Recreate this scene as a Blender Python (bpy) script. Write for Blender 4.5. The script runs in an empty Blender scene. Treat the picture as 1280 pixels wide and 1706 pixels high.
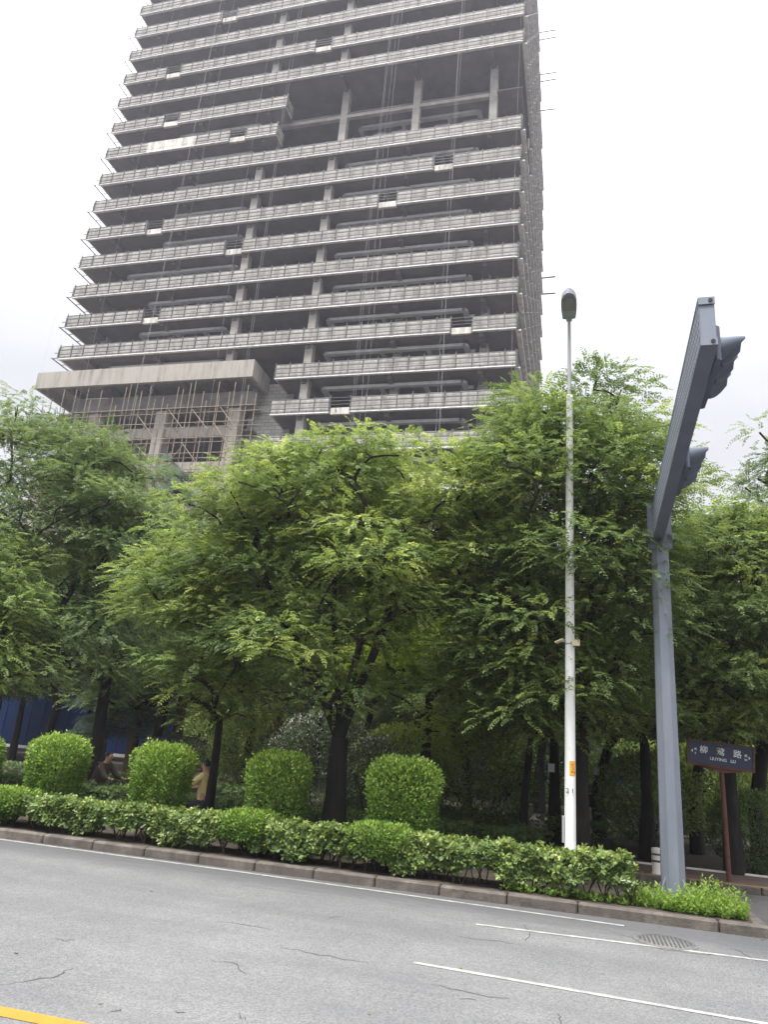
import bpy, math, random
import numpy as np
from mathutils import Vector, Matrix
C = bpy.context.scene.collection
R = math.radians
rnd = random.Random(7)
rng = np.random.default_rng(11)

# ------------------------------------------------------------------ camera, sky, sun, exposure
F_PX, YAW, PITCH, ROLL = 1215.15, R(-15.572), R(17.793), R(4.579)
CAM = Vector((0, 0, 1.9))
_fw = Vector((math.sin(YAW)*math.cos(PITCH), math.cos(YAW)*math.cos(PITCH), math.sin(PITCH)))
_r0 = Vector((math.cos(YAW), -math.sin(YAW), 0)); _u0 = _r0.cross(_fw)
_rt = math.cos(ROLL)*_r0 + math.sin(ROLL)*_u0
_up = -math.sin(ROLL)*_r0 + math.cos(ROLL)*_u0
cam = bpy.data.cameras.new('camera'); camo = bpy.data.objects.new('camera', cam); C.objects.link(camo)
cam.sensor_fit = 'VERTICAL'; cam.sensor_height = 24; cam.lens = F_PX/1706*24
cam.clip_start = .05; cam.clip_end = 3000
m = Matrix((( _rt.x, _up.x, -_fw.x, CAM.x), (_rt.y, _up.y, -_fw.y, CAM.y), (_rt.z, _up.z, -_fw.z, CAM.z), (0, 0, 0, 1)))
camo.matrix_world = m
bpy.context.scene.camera = camo

SUN_EL, SUN_AZ = R(68), R(205)          # azimuth from +y (straight across the road) towards +x
world = bpy.data.worlds.new("World"); bpy.context.scene.world = world
world.use_nodes = True
nt = world.node_tree; nt.nodes.clear()
def N(t, **k):
    n = nt.nodes.new(t)
    for a, b in k.items(): setattr(n, a, b)
    return n
sky = N('ShaderNodeTexSky', sky_type='NISHITA'); sky.sun_disc = False
sky.sun_elevation = SUN_EL; sky.sun_rotation = SUN_AZ; sky.dust_density = 4; sky.air_density = 1.2
hs = N('ShaderNodeHueSaturation'); hs.inputs['Saturation'].default_value = .10; hs.inputs['Value'].default_value = 1.0
tc = N('ShaderNodeTexCoord')
mp = N('ShaderNodeMapping'); mp.inputs['Scale'].default_value = (1, 1, 2.6)
nz = N('ShaderNodeTexNoise'); nz.inputs['Scale'].default_value = 1.6; nz.inputs['Detail'].default_value = 5; nz.inputs['Roughness'].default_value = .5
cr = N('ShaderNodeValToRGB'); cr.color_ramp.elements[0].position = .30; cr.color_ramp.elements[1].position = .68
cr.color_ramp.elements[0].color = (1.62, 1.68, 1.82, 1); cr.color_ramp.elements[1].color = (2.55, 2.57, 2.66, 1)
mx = N('ShaderNodeMixRGB'); mx.inputs[0].default_value = .82
bg = N('ShaderNodeBackground'); bg.inputs['Strength'].default_value = .085
ow = N('ShaderNodeOutputWorld')
L = nt.links.new
L(tc.outputs['Generated'], mp.inputs['Vector']); L(mp.outputs[0], nz.inputs['Vector']); L(nz.outputs['Fac'], cr.inputs[0])
# an overcast sky is brightest overhead
sp_ = N('ShaderNodeSeparateXYZ'); mr_ = N('ShaderNodeMapRange', interpolation_type='SMOOTHSTEP')
mr_.inputs['From Min'].default_value = .38; mr_.inputs['From Max'].default_value = 1.0; mr_.inputs['To Min'].default_value = 1.0; mr_.inputs['To Max'].default_value = 5.6
ml_ = N('ShaderNodeMixRGB', blend_type='MULTIPLY'); ml_.inputs[0].default_value = 1
L(tc.outputs['Generated'], sp_.inputs[0]); L(sp_.outputs['Z'], mr_.inputs['Value']); L(cr.outputs[0], ml_.inputs[1]); L(mr_.outputs[0], ml_.inputs[2])
L(sky.outputs[0], hs.inputs['Color']); L(hs.outputs[0], mx.inputs[1]); L(ml_.outputs[0], mx.inputs[2])
L(mx.outputs[0], bg.inputs['Color']); L(bg.outputs[0], ow.inputs['Surface'])

sl = bpy.data.lights.new('sun', 'SUN'); sl.energy = 1.5; sl.angle = R(14); sl.color = (1, .965, .91)
so = bpy.data.objects.new('sun', sl); C.objects.link(so)
sd = Vector((math.sin(SUN_AZ)*math.cos(SUN_EL), math.cos(SUN_AZ)*math.cos(SUN_EL), math.sin(SUN_EL)))
so.rotation_euler = sd.to_track_quat('Z', 'Y').to_euler(); so.location = (0, 0, 30)
vs = bpy.context.scene.view_settings
vs.view_transform = 'Standard'; vs.look = 'None'; vs.exposure = 2.06; vs.gamma = 1
HAZE = .0008
bpy.context.scene.cycles.max_bounces = 6
bpy.context.scene.cycles.diffuse_bounces = 3
bpy.context.scene.cycles.transmission_bounces = 4
bpy.context.scene.cycles.volume_bounces = 0

# a photo pixel (1280 x 1706) seen at a given distance across the road, or on the ground
def ray(px, py): return _fw*F_PX + (px-640)*_rt - (py-853)*_up
def at(px, py, y):
    d = ray(px, py); return CAM + d*(y/d.y)
def ground(px, py, z=0.):
    d = ray(px, py); return CAM + d*((z-CAM.z)/d.z)
def ppm(px, py, y):
    d = ray(px, py); return F_PX/((d*(y/d.y)).dot(_fw))

# ------------------------------------------------------------------ helpers
class MB:
    def __init__(s): s.v = []; s.f = []; s.sm = []
    def add(s, vs, fs, sm=False):
        o = len(s.v); s.v += [tuple(v) for v in vs]; s.f += [tuple(i+o for i in f) for f in fs]; s.sm += [sm]*len(fs); return s
    def box(s, a, b):
        x0, y0, z0 = a; x1, y1, z1 = b
        return s.add([(x0,y0,z0),(x1,y0,z0),(x1,y1,z0),(x0,y1,z0),(x0,y0,z1),(x1,y0,z1),(x1,y1,z1),(x0,y1,z1)],
              [(0,3,2,1),(4,5,6,7),(0,1,5,4),(1,2,6,5),(2,3,7,6),(3,0,4,7)])
    def bbox(s, a, b, e):            # box with chamfered edges (vertical and top)
        x0, y0, z0 = a; x1, y1, z1 = b
        def ring(k, z): return [(x0+k,y0+e-0*k,z)] 
        def oct_(i, z):
            q = e+i
            return [(x0+q,y0+i,z),(x1-q,y0+i,z),(x1-i,y0+q,z),(x1-i,y1-q,z),(x1-q,y1-i,z),(x0+q,y1-i,z),(x0+i,y1-q,z),(x0+i,y0+q,z)]
        V = oct_(0, z0)+oct_(0, z1-e)+oct_(e, z1)
        Fs = [tuple(range(7,-1,-1)), tuple(range(16,24))]
        for l in (0, 8):
            for i in range(8): j = (i+1) % 8; Fs.append((l+i, l+j, l+8+j, l+8+i))
        return s.add(V, Fs)
    def tube(s, p, q, r0, r1=None, n=8, cap=True, sm=True):
        r1 = r0 if r1 is None else r1
        p = Vector(p); q = Vector(q); d = (q-p)
        if d.length < 1e-6: return s
        d.normalize(); a = d.orthogonal().normalized(); b = d.cross(a)
        V = []
        for c, r in ((p, r0), (q, r1)):
            for i in range(n):
                t = 2*math.pi*i/n; V.append(c+a*(r*math.cos(t))+b*(r*math.sin(t)))
        Fs = [(i, (i+1) % n, n+(i+1) % n, n+i) for i in range(n)]
        s.add(V, Fs, sm)
        if cap: s.add(V, [tuple(range(n-1,-1,-1)), tuple(range(n, 2*n))])
        return s
    def path(s, pts, r, n=6):
        pts = [Vector(p) for p in pts]
        rr = r if hasattr(r, '__len__') else [r]*len(pts)
        V = []; a = None
        for i, p in enumerate(pts):
            d = (pts[min(i+1, len(pts)-1)]-pts[max(i-1, 0)]).normalized()
            a = (d.orthogonal() if a is None else (a-d*a.dot(d))).normalized(); b = d.cross(a)
            for k in range(n):
                t = 2*math.pi*k/n; V.append(p+a*(rr[i]*math.cos(t))+b*(rr[i]*math.sin(t)))
        Fs = []
        for i in range(len(pts)-1):
            for k in range(n): Fs.append((i*n+k, i*n+(k+1) % n, (i+1)*n+(k+1) % n, (i+1)*n+k))
        s.add(V, Fs, True)
        s.add(V[:n], [tuple(range(n-1,-1,-1))]); s.add(V[-n:], [tuple(range(n))]); return s
    def lathe(s, prof, c, n=16, sm=True):
        V = []; 
        for r, z in prof:
            for k in range(n): t = 2*math.pi*k/n; V.append((c[0]+r*math.cos(t), c[1]+r*math.sin(t), c[2]+z))
        Fs = []
        for i in range(len(prof)-1):
            for k in range(n): Fs.append((i*n+k, i*n+(k+1) % n, (i+1)*n+(k+1) % n, (i+1)*n+k))
        s.add(V, Fs, sm); m_ = len(prof)
        s.add(V[:n], [tuple(range(n-1,-1,-1))]); s.add(V[-n:], [tuple(range(n))]); return s
    def bar(s, p, q, w, h, up=(0,0,1)):
        p = Vector(p); q = Vector(q); d = (q-p).normalized(); u = Vector(up); a = d.cross(u)
        if a.length < 1e-4: a = d.orthogonal()
        a.normalize(); b = a.cross(d)
        V = [c+a*(i*w/2)+b*(j*h/2) for c in (p, q) for i, j in ((-1,-1),(1,-1),(1,1),(-1,1))]
        return s.add(V, [(0,3,2,1),(4,5,6,7),(0,1,5,4),(1,2,6,5),(2,3,7,6),(3,0,4,7)])
    def prism(s, poly, ext):          # polygon (3-D points) swept along a vector
        n = len(poly); e = Vector(ext); V = [Vector(p) for p in poly]; V += [v+e for v in V]
        return s.add(V, [tuple(range(n-1,-1,-1)), tuple(range(n, 2*n))]+[(i, (i+1) % n, n+(i+1) % n, n+i) for i in range(n)])
    def build(s, name, mat, parent=None, loc=None):
        me = bpy.data.meshes.new(name); V = s.v
        if loc is not None: V = [(v[0]-loc[0], v[1]-loc[1], v[2]-loc[2]) for v in V]
        me.from_pydata(V, [], s.f); me.polygons.foreach_set('use_smooth', s.sm)
        if mat: me.materials.append(mat)
        o = bpy.data.objects.new(name, me); C.objects.link(o)
        if parent: 
            o.parent = parent
        if loc is not None and not parent: o.location = loc
        return o
# a part is modelled in world coordinates; its thing's Empty sits at the base, so shift by the base
def part(mb, name, mat, root): return mb.build(name, mat, root, loc=tuple(root.location) if root.parent is None else tuple(root.parent.location))
def tag(o, label=None, cat=None, group=None, kind=None):
    if label: o['label'] = label
    if cat: o['category'] = cat
    if group: o['group'] = group
    if kind: o['kind'] = kind
    return o
def thing(name, label, cat, loc, group=None):
    o = bpy.data.objects.new(name, None); C.objects.link(o); o.location = loc; o.empty_display_size = .2
    return tag(o, label, cat, group)
def npmesh(name, V, Q, mat, parent=None, tint=None, off=None, smooth=False):
    V = np.asarray(V, np.float32).reshape(-1, 3); Q = np.asarray(Q, np.int32)
    if off is not None: V = V-np.asarray(off, np.float32)
    me = bpy.data.meshes.new(name); n, k = Q.shape
    me.vertices.add(len(V)); me.vertices.foreach_set('co', V.ravel())
    me.loops.add(n*k); me.loops.foreach_set('vertex_index', Q.ravel())
    me.polygons.add(n); me.polygons.foreach_set('loop_start', np.arange(0, n*k, k, dtype=np.int32))
    me.update(calc_edges=True)
    if tint is not None:
        a = me.attributes.new('tint', 'FLOAT', 'FACE'); a.data.foreach_set('value', np.asarray(tint, np.float32))
    me.materials.append(mat)
    o = bpy.data.objects.new(name, me); C.objects.link(o)
    if parent: o.parent = parent
    return o

# ------------------------------------------------------------------ materials
def mat(name, col, rough=.7, metal=0, spec=.3, var=.15, scale=6., bump=0., bscale=40., stretch=None, dark=None, stain=0., sscale=1.5, lo=.45, hi=.62):
    m = bpy.data.materials.new(name); m.use_nodes = True; t = m.node_tree; b = t.nodes['Principled BSDF']
    b.inputs['Roughness'].default_value = rough; b.inputs['Metallic'].default_value = metal
    b.inputs['Specular IOR Level'].default_value = spec
    g = t.nodes.new('ShaderNodeTexCoord'); mpn = t.nodes.new('ShaderNodeMapping')
    t.links.new(g.outputs['Object'], mpn.inputs[0])
    if stretch: mpn.inputs['Scale'].default_value = stretch
    n1 = t.nodes.new('ShaderNodeTexNoise'); n1.inputs['Scale'].default_value = scale; n1.inputs['Detail'].default_value = 6; n1.inputs['Roughness'].default_value = .65
    t.links.new(mpn.outputs[0], n1.inputs['Vector'])
    r = t.nodes.new('ShaderNodeValToRGB'); t.links.new(n1.outputs['Fac'], r.inputs[0])
    r.color_ramp.elements[0].position = .3; r.color_ramp.elements[1].position = .7
    c = Vector(col)
    r.color_ramp.elements[0].color = (*(c*(1-var)), 1); r.color_ramp.elements[1].color = (*(c*(1+var)), 1)
    out = r.outputs[0]
    if stain:
        n2 = t.nodes.new('ShaderNodeTexNoise'); n2.inputs['Scale'].default_value = sscale; n2.inputs['Detail'].default_value = 8; n2.inputs['Roughness'].default_value = .7
        t.links.new(mpn.outputs[0], n2.inputs['Vector'])
        r2 = t.nodes.new('ShaderNodeValToRGB'); r2.color_ramp.elements[0].position = lo; r2.color_ramp.elements[1].position = hi
        r2.color_ramp.elements[0].color = (0,0,0,1); r2.color_ramp.elements[1].color = (stain, stain, stain, 1)
        t.links.new(n2.outputs['Fac'], r2.inputs[0])
        mm = t.nodes.new('ShaderNodeMixRGB'); t.links.new(r2.outputs[0], mm.inputs[0]); t.links.new(out, mm.inputs[1])
        mm.inputs[2].default_value = (*(dark or tuple(c*.35)), 1); out = mm.outputs[0]
    t.links.new(out, b.inputs['Base Color'])
    if bump:
        n3 = t.nodes.new('ShaderNodeTexNoise'); n3.inputs['Scale'].default_value = bscale; n3.inputs['Detail'].default_value = 4
        t.links.new(mpn.outputs[0], n3.inputs['Vector'])
        bn = t.nodes.new('ShaderNodeBump'); bn.inputs['Strength'].default_value = bump; bn.inputs['Distance'].default_value = .02
        t.links.new(n3.outputs['Fac'], bn.inputs['Height']); t.links.new(bn.outputs[0], b.inputs['Normal'])
    return m
def leafmat(name, stops, trans=.35, rough=.5, spec=.25):
    m = bpy.data.materials.new(name); m.use_nodes = True; t = m.node_tree; b = t.nodes['Principled BSDF']; o = t.nodes['Material Output']
    a = t.nodes.new('ShaderNodeAttribute'); a.attribute_name = 'tint'
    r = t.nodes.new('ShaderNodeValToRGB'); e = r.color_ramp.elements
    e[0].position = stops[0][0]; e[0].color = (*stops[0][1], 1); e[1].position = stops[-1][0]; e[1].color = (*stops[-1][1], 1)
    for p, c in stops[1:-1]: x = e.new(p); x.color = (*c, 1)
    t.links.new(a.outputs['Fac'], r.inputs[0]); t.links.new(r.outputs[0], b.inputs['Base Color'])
    b.inputs['Roughness'].default_value = rough; b.inputs['Specular IOR Level'].default_value = spec
    tr = t.nodes.new('ShaderNodeBsdfTranslucent'); h = t.nodes.new('ShaderNodeHueSaturation'); h.inputs['Value'].default_value = 1.5; h.inputs['Saturation'].default_value = 1.08; h.inputs['Hue'].default_value = .488
    t.links.new(r.outputs[0], h.inputs['Color']); t.links.new(h.outputs[0], tr.inputs['Color'])
    mxs = t.nodes.new('ShaderNodeMixShader'); mxs.inputs[0].default_value = trans
    t.links.new(b.outputs[0], mxs.inputs[1]); t.links.new(tr.outputs[0], mxs.inputs[2]); t.links.new(mxs.outputs[0], o.inputs['Surface'])
    return m

def asphalt():
    m = bpy.data.materials.new('asphalt'); m.use_nodes = True; t = m.node_tree; b = t.nodes['Principled BSDF']
    b.inputs['Roughness'].default_value = .8; b.inputs['Specular IOR Level'].default_value = .25
    g = t.nodes.new('ShaderNodeTexCoord'); k = t.links.new
    def noise(sc, det=4, st=None, rough=.6):
        n = t.nodes.new('ShaderNodeTexNoise'); n.inputs['Scale'].default_value = sc; n.inputs['Detail'].default_value = det; n.inputs['Roughness'].default_value = rough
        if st:
            mpn = t.nodes.new('ShaderNodeMapping'); mpn.inputs['Scale'].default_value = st; k(g.outputs['Object'], mpn.inputs[0]); k(mpn.outputs[0], n.inputs['Vector'])
        else: k(g.outputs['Object'], n.inputs['Vector'])
        return n.outputs['Fac']
    def ramp(f, p0, c0, p1, c1):
        r = t.nodes.new('ShaderNodeValToRGB'); r.color_ramp.elements[0].position = p0; r.color_ramp.elements[1].position = p1
        r.color_ramp.elements[0].color = (*c0, 1); r.color_ramp.elements[1].color = (*c1, 1); k(f, r.inputs[0]); return r.outputs[0]
    def mix(f, a, c, bt='MIX'):
        x = t.nodes.new('ShaderNodeMixRGB'); x.blend_type = bt
        if isinstance(f, float): x.inputs[0].default_value = f
        else: k(f, x.inputs[0])
        k(a, x.inputs[1])
        if isinstance(c, tuple): x.inputs[2].default_value = (*c, 1)
        else: k(c, x.inputs[2])
        return x.outputs[0]
    base = ramp(noise(.5, 6), .3, (.126, .128, .131), .7, (.180, .181, .181))
    v = t.nodes.new('ShaderNodeTexVoronoi'); v.inputs['Scale'].default_value = 75; k(g.outputs['Object'], v.inputs['Vector'])
    grit = ramp(v.outputs['Color'], .15, (.72, .72, .72), .85, (1.26, 1.25, 1.24))
    c = mix(1., base, grit, 'MULTIPLY')
    c = mix(ramp(noise(1.1, 8, (.12, 1.6, 1)), .42, (0,0,0), .72, (.5,.5,.5)), c, (.105, .106, .11))       # tyre-worn streaks along the lanes
    sx = t.nodes.new('ShaderNodeSeparateXYZ'); k(g.outputs['Object'], sx.inputs[0])
    ad = t.nodes.new('ShaderNodeMath'); ad.operation = 'MULTIPLY_ADD'; k(noise(3.5, 8, (.35, 2.2, 1), .75), ad.inputs[0]); ad.inputs[1].default_value = 1.8; k(sx.outputs['Y'], ad.inputs[2])
    c = mix(ramp(ad.outputs[0], 0, (0,0,0), 1, (1,1,1)) if False else _gutter(t, k, ad.outputs[0]), c, (.095, .096, .10))
    k(c, b.inputs['Base Color'])
    bn = t.nodes.new('ShaderNodeBump'); bn.inputs['Strength'].default_value = .5; bn.inputs['Distance'].default_value = .008
    k(v.outputs['Distance'], bn.inputs['Height']); k(bn.outputs[0], b.inputs['Normal'])
    return m
def _gutter(t, k, s):                    # the older, darker strip of tarmac beside the kerb
    mr = t.nodes.new('ShaderNodeMapRange'); mr.inputs['From Min'].default_value = 10.75; mr.inputs['From Max'].default_value = 11.55
    mr.inputs['To Min'].default_value = 0; mr.inputs['To Max'].default_value = .95; k(s, mr.inputs['Value']); return mr.outputs[0]

M = dict(
 asphalt=asphalt(),
 white_line=mat('white_line', (.37,.365,.34), .7, var=.2, scale=9, stain=.9, dark=(.21,.21,.21), sscale=7, lo=.42, hi=.60),
 yellow_line=mat('yellow_line', (.34,.19,.028), .7, var=.1, stain=.8, dark=(.3,.22,.08), sscale=9, lo=.55, hi=.7),
 crack=mat('crack', (.06,.06,.061), .9),
 kerb=mat('kerb', (.098,.085,.074), .85, var=.3, scale=5, stain=.7, dark=(.21,.185,.155), sscale=3.2, lo=.5, hi=.72, bump=.4),
 soil=mat('soil', (.055,.045,.035), .95, var=.4, scale=5, bump=.6, bscale=25),
 lane=mat('lane', (.075,.072,.072), .85, var=.2, scale=3, bump=.3, bscale=60),
 paver=mat('paver', (.13,.09,.08), .85, var=.25, scale=3, bump=.3, bscale=30),
 concrete=mat('concrete', (.62,.595,.545), .85, var=.20, scale=1.2, stain=.8, dark=(.25,.235,.21), sscale=.8, stretch=(1.6,1.6,.35), bump=.3, bscale=8),
 concrete_dark=mat('concrete_dark', (.21,.195,.18), .9, var=.2, scale=.8, stain=.5, sscale=.5, bump=.3, bscale=6),
 canopy=mat('canopy', (.40,.37,.325), .85, var=.2, scale=1., stain=.9, dark=(.20,.185,.165), sscale=1.0, stretch=(2.2,2.2,.22), bump=.3, bscale=8),
 column=mat('column', (.37,.345,.315), .85, var=.15, scale=1.5, stain=.4, sscale=.8, bump=.2, bscale=8),
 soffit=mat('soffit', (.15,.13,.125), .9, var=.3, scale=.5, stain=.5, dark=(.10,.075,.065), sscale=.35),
 steel=mat('steel', (.11,.11,.112), .6, metal=.2, var=.3, scale=3),
 flange=mat('flange', (.74,.73,.71), .6, var=.2, scale=2.5, stain=.4, sscale=1.3),
 duct=mat('duct', (.66,.67,.68), .5, metal=.15, var=.1, scale=.8, stain=.25, sscale=1.),
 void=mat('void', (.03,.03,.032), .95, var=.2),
 scaffold=mat('scaffold', (.27,.215,.165), .7, var=.35, scale=1.2, metal=.1),
 rope=mat('rope', (.55,.55,.54), .8),
 block=None, blue=mat('blue', (.003,.017,.075), .6, var=.12, scale=.8, stretch=(6,1,.4), spec=.25),
 plinth=mat('plinth', (.62,.60,.55), .8, var=.12, scale=2),
 bark=mat('bark', (.022,.019,.016), .95, var=.4, scale=9, stretch=(1,1,.25), bump=.8, bscale=18),
 bark_red=mat('bark_red', (.115,.072,.052), .95, var=.4, scale=9, stretch=(1,1,.25), bump=.8, bscale=18),
 twig=mat('twig', (.055,.042,.03), .9, var=.3),
 pole_white=mat('pole_white', (.78,.78,.76), .55, var=.04, scale=3, stain=.55, dark=(.38,.36,.33), sscale=5.5, lo=.60, hi=.74, stretch=(1,1,.5)),
 pole_grey=mat('pole_grey', (.36,.37,.38), .5, metal=.2, var=.08, scale=4),
 lamp_grey=mat('lamp_grey', (.26,.28,.31), .5, metal=.1, var=.05),
 lamp_glass=mat('lamp_glass', (.20,.19,.22), .15, spec=.6, var=.05),
 gantry=mat('gantry', (.18,.20,.24), .5, metal=.15, var=.10, scale=2.5, stain=.5, sscale=1.6, dark=(.23,.24,.27), stretch=(2,2,.5)),
 gantry_dark=mat('gantry_dark', (.13,.145,.19), .5, metal=.1, var=.1, scale=3),
 signal=mat('signal', (.10,.115,.15), .45, var=.08),
 rust=mat('rust', (.125,.052,.040), .6, var=.25, scale=7, stain=.4, sscale=6),
 sign_blue=mat('sign_blue', (.040,.055,.10), .4, var=.05),
 sign_white=mat('sign_white', (.85,.85,.85), .5, var=.02),
 orange=mat('orange', (.75,.36,.03), .6, var=.1, scale=20),
 black=mat('black', (.02,.02,.02), .6),
 beige=mat('beige', (.62,.52,.36), .6, var=.06),
 skin=mat('skin', (.42,.25,.18), .55, var=.06), hair=mat('hair', (.012,.011,.011), .5),
 shirt=mat('shirt', (.72,.58,.27), .85, var=.07, scale=12), jacket=mat('jacket', (.055,.042,.032), .85, var=.12, scale=12),
 trousers=mat('trousers', (.03,.032,.04), .85, var=.1), scooter=mat('scooter', (.09,.09,.10), .35, var=.05), rubber=mat('rubber', (.02,.02,.02), .8),
 asphalt_dark=mat('asphalt_dark', (.075,.075,.076), .9), iron=mat('iron', (.145,.144,.142), .7, metal=.1, var=.3, scale=15),
)
def blockmat():
    m = mat('block', (.42,.41,.38), .9); t = m.node_tree; b = t.nodes['Principled BSDF']
    g = t.nodes.new('ShaderNodeTexCoord'); mpn = t.nodes.new('ShaderNodeMapping'); mpn.inputs['Rotation'].default_value = (R(90), 0, 0)
    br = t.nodes.new('ShaderNodeTexBrick'); br.inputs['Scale'].default_value = 1; br.inputs['Brick Width'].default_value = .8; br.inputs['Row Height'].default_value = .4
    br.inputs['Mortar Size'].default_value = .03; br.inputs['Color1'].default_value = (.44,.43,.41,1); br.inputs['Color2'].default_value = (.34,.335,.32,1); br.inputs['Mortar'].default_value = (.2,.19,.18,1)
    t.links.new(g.outputs['Object'], mpn.inputs[0]); t.links.new(mpn.outputs[0], br.inputs['Vector']); t.links.new(br.outputs['Color'], b.inputs['Base Color']); return m
M['block'] = blockmat()
def perfmat():
    m = mat('perforated', (.24,.26,.31), .5); t = m.node_tree; b = t.nodes['Principled BSDF']
    src = b.inputs['Base Color'].links[0].from_socket
    g = t.nodes.new('ShaderNodeTexCoord'); mpn = t.nodes.new('ShaderNodeMapping'); mpn.inputs['Scale'].default_value = (0, 11, 11)
    v = t.nodes.new('ShaderNodeVectorMath'); v.operation = 'FRACTION'; v2 = t.nodes.new('ShaderNodeVectorMath'); v2.operation = 'DISTANCE'; v2.inputs[1].default_value = (0, .5, .5)
    lt = t.nodes.new('ShaderNodeMath'); lt.operation = 'LESS_THAN'; lt.inputs[1].default_value = .33
    mm = t.nodes.new('ShaderNodeMixRGB'); mm.inputs[2].default_value = (.06,.065,.085,1)
    k = t.links.new; k(g.outputs['Object'], mpn.inputs[0]); k(mpn.outputs[0], v.inputs[0]); k(v.outputs[0], v2.inputs[0]); k(v2.outputs['Value'], lt.inputs[0])
    k(lt.outputs[0], mm.inputs[0]); k(src, mm.inputs[1]); k(mm.outputs[0], b.inputs['Base Color']); return m
M['perf'] = perfmat()
LM = dict(
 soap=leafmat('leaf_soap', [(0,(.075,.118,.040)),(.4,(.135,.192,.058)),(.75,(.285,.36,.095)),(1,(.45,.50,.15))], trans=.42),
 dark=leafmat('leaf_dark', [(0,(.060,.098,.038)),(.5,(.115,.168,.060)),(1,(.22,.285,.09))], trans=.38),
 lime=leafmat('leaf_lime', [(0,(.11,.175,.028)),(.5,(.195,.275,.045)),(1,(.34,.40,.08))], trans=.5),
 cedar=leafmat('leaf_cedar', [(0,(.06,.095,.072)),(.5,(.10,.145,.11)),(1,(.17,.22,.155))], trans=.15),
 shrub=leafmat('leaf_shrub', [(0,(.05,.09,.03)),(.6,(.095,.155,.05)),(1,(.19,.255,.08))], trans=.4),
 flower=leafmat('leaf_flower', [(0,(.04,.07,.03)),(.70,(.10,.13,.07)),(.93,(.22,.24,.19)),(1,(.5,.5,.46))]),
 privet=leafmat('leaf_privet', [(0,(.055,.110,.022)),(.45,(.135,.235,.040)),(.8,(.27,.395,.075)),(1,(.39,.48,.11))], trans=.30),
 photinia=leafmat('leaf_photinia', [(0,(.06,.105,.034)),(.45,(.13,.195,.050)),(.85,(.31,.375,.10)),(.93,(.43,.46,.16)),(.96,(.50,.26,.16)),(1,(.45,.11,.07))], trans=.24, rough=.38, spec=.4),
 weed=leafmat('leaf_weed', [(0,(.09,.17,.03)),(.5,(.17,.28,.05)),(1,(.30,.41,.09))], trans=.4),
)

# ------------------------------------------------------------------ ground, road, kerb
MB().add([(-700,-300,-.02),(700,-300,-.02),(700,1200,-.02),(-700,1200,-.02)], [(0,1,2,3)]).build('ground', M['soil'])['kind'] = 'structure'
MB().add([(-90,-8,0),(60,-8,0),(60,11.6,0),(-90,11.6,0)], [(0,1,2,3)]).build('road', M['asphalt'])['kind'] = 'structure'
MB().add([(-90,13.2,0),(2.0,13.2,0),(2.0,11.604,0),(60,11.604,0),(60,14.9,0),(-90,14.9,0)], [(0,1,2,3,4,5)]).build('bike_lane', M['lane'])['kind'] = 'structure'
def strip(pts, w, z, name, mt, taper=False):
    b = MB(); n = len(pts)
    V = []
    for i, p in enumerate(pts):
        p = Vector(p[:2]); q = Vector(pts[min(i+1, n-1)][:2])-Vector(pts[max(i-1, 0)][:2]); q.normalize(); o = Vector((-q.y, q.x))*(w/2*(1 if not taper else (.25+.75*math.sin(math.pi*(i+.3)/n))))
        V += [(*(p-o), z), (*(p+o), z)]
    b.add(V, [(2*i, 2*i+2, 2*i+3, 2*i+1) for i in range(n-1)]); return b
def line(name, pts, w, mt): strip(pts, w, .004, name, mt).build(name, mt)['kind'] = 'structure'
line('edge_line', [(-60,11.02),(-9.14,11.0),(-5,10.94),(-2.5,10.87),(.55,10.74)], .075, M['white_line'])
line('lane_line', [(-1.17,9.66),(2,9.87),(7,10.2)], .072, M['white_line'])
line('lane_line', [(-1.5,7.67),(1.39,7.5),(3,7.4)], .072, M['white_line'])
line('centre_line', [(-40,4.96),(-3.84,4.96),(-2.2,4.98)], .15, M['yellow_line'])
ck = MB()
for pl in ([(0,1640),(40,1637),(65,1631),(104,1624),(108,1618),(125,1613)], [(85,1564),(105,1567),(125,1566)], [(760,1560),(800,1566),(835,1569),(870,1575)],
           [(875,1540),(885,1555),(876,1568)], [(1210,1575),(1235,1585),(1262,1602)], [(350,1600),(395,1606),(410,1622)], [(470,1578),(510,1586),(560,1596),(620,1604)],
           [(400,1690),(408,1700)], [(545,1530),(570,1527)], [(360,1535),(450,1548)], [(1005,1546),(1050,1562),(1110,1583),(1180,1592),(1205,1588)], [(930,1690),(935,1706)], [(770,1664),(795,1667)], [(188,1684),(200,1684)], [(290,1686),(310,1688)], [(720,1640),(780,1655),(850,1664)]):
    pts = []
    for i in range(len(pl)-1):
        for k in range(4):
            t = k/4; a, b = pl[i], pl[i+1]
            g = ground(a[0]+(b[0]-a[0])*t, a[1]+(b[1]-a[1])*t); pts.append((g.x+rnd.uniform(-.02,.02), g.y+rnd.uniform(-.03,.03)))
    g = ground(*pl[-1]); pts.append((g.x, g.y))
    s_ = strip(pts, .010, .003, '', None, True); ck.add(s_.v, s_.f)
ck.build('road_cracks', M['crack'])['kind'] = 'structure'
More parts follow.
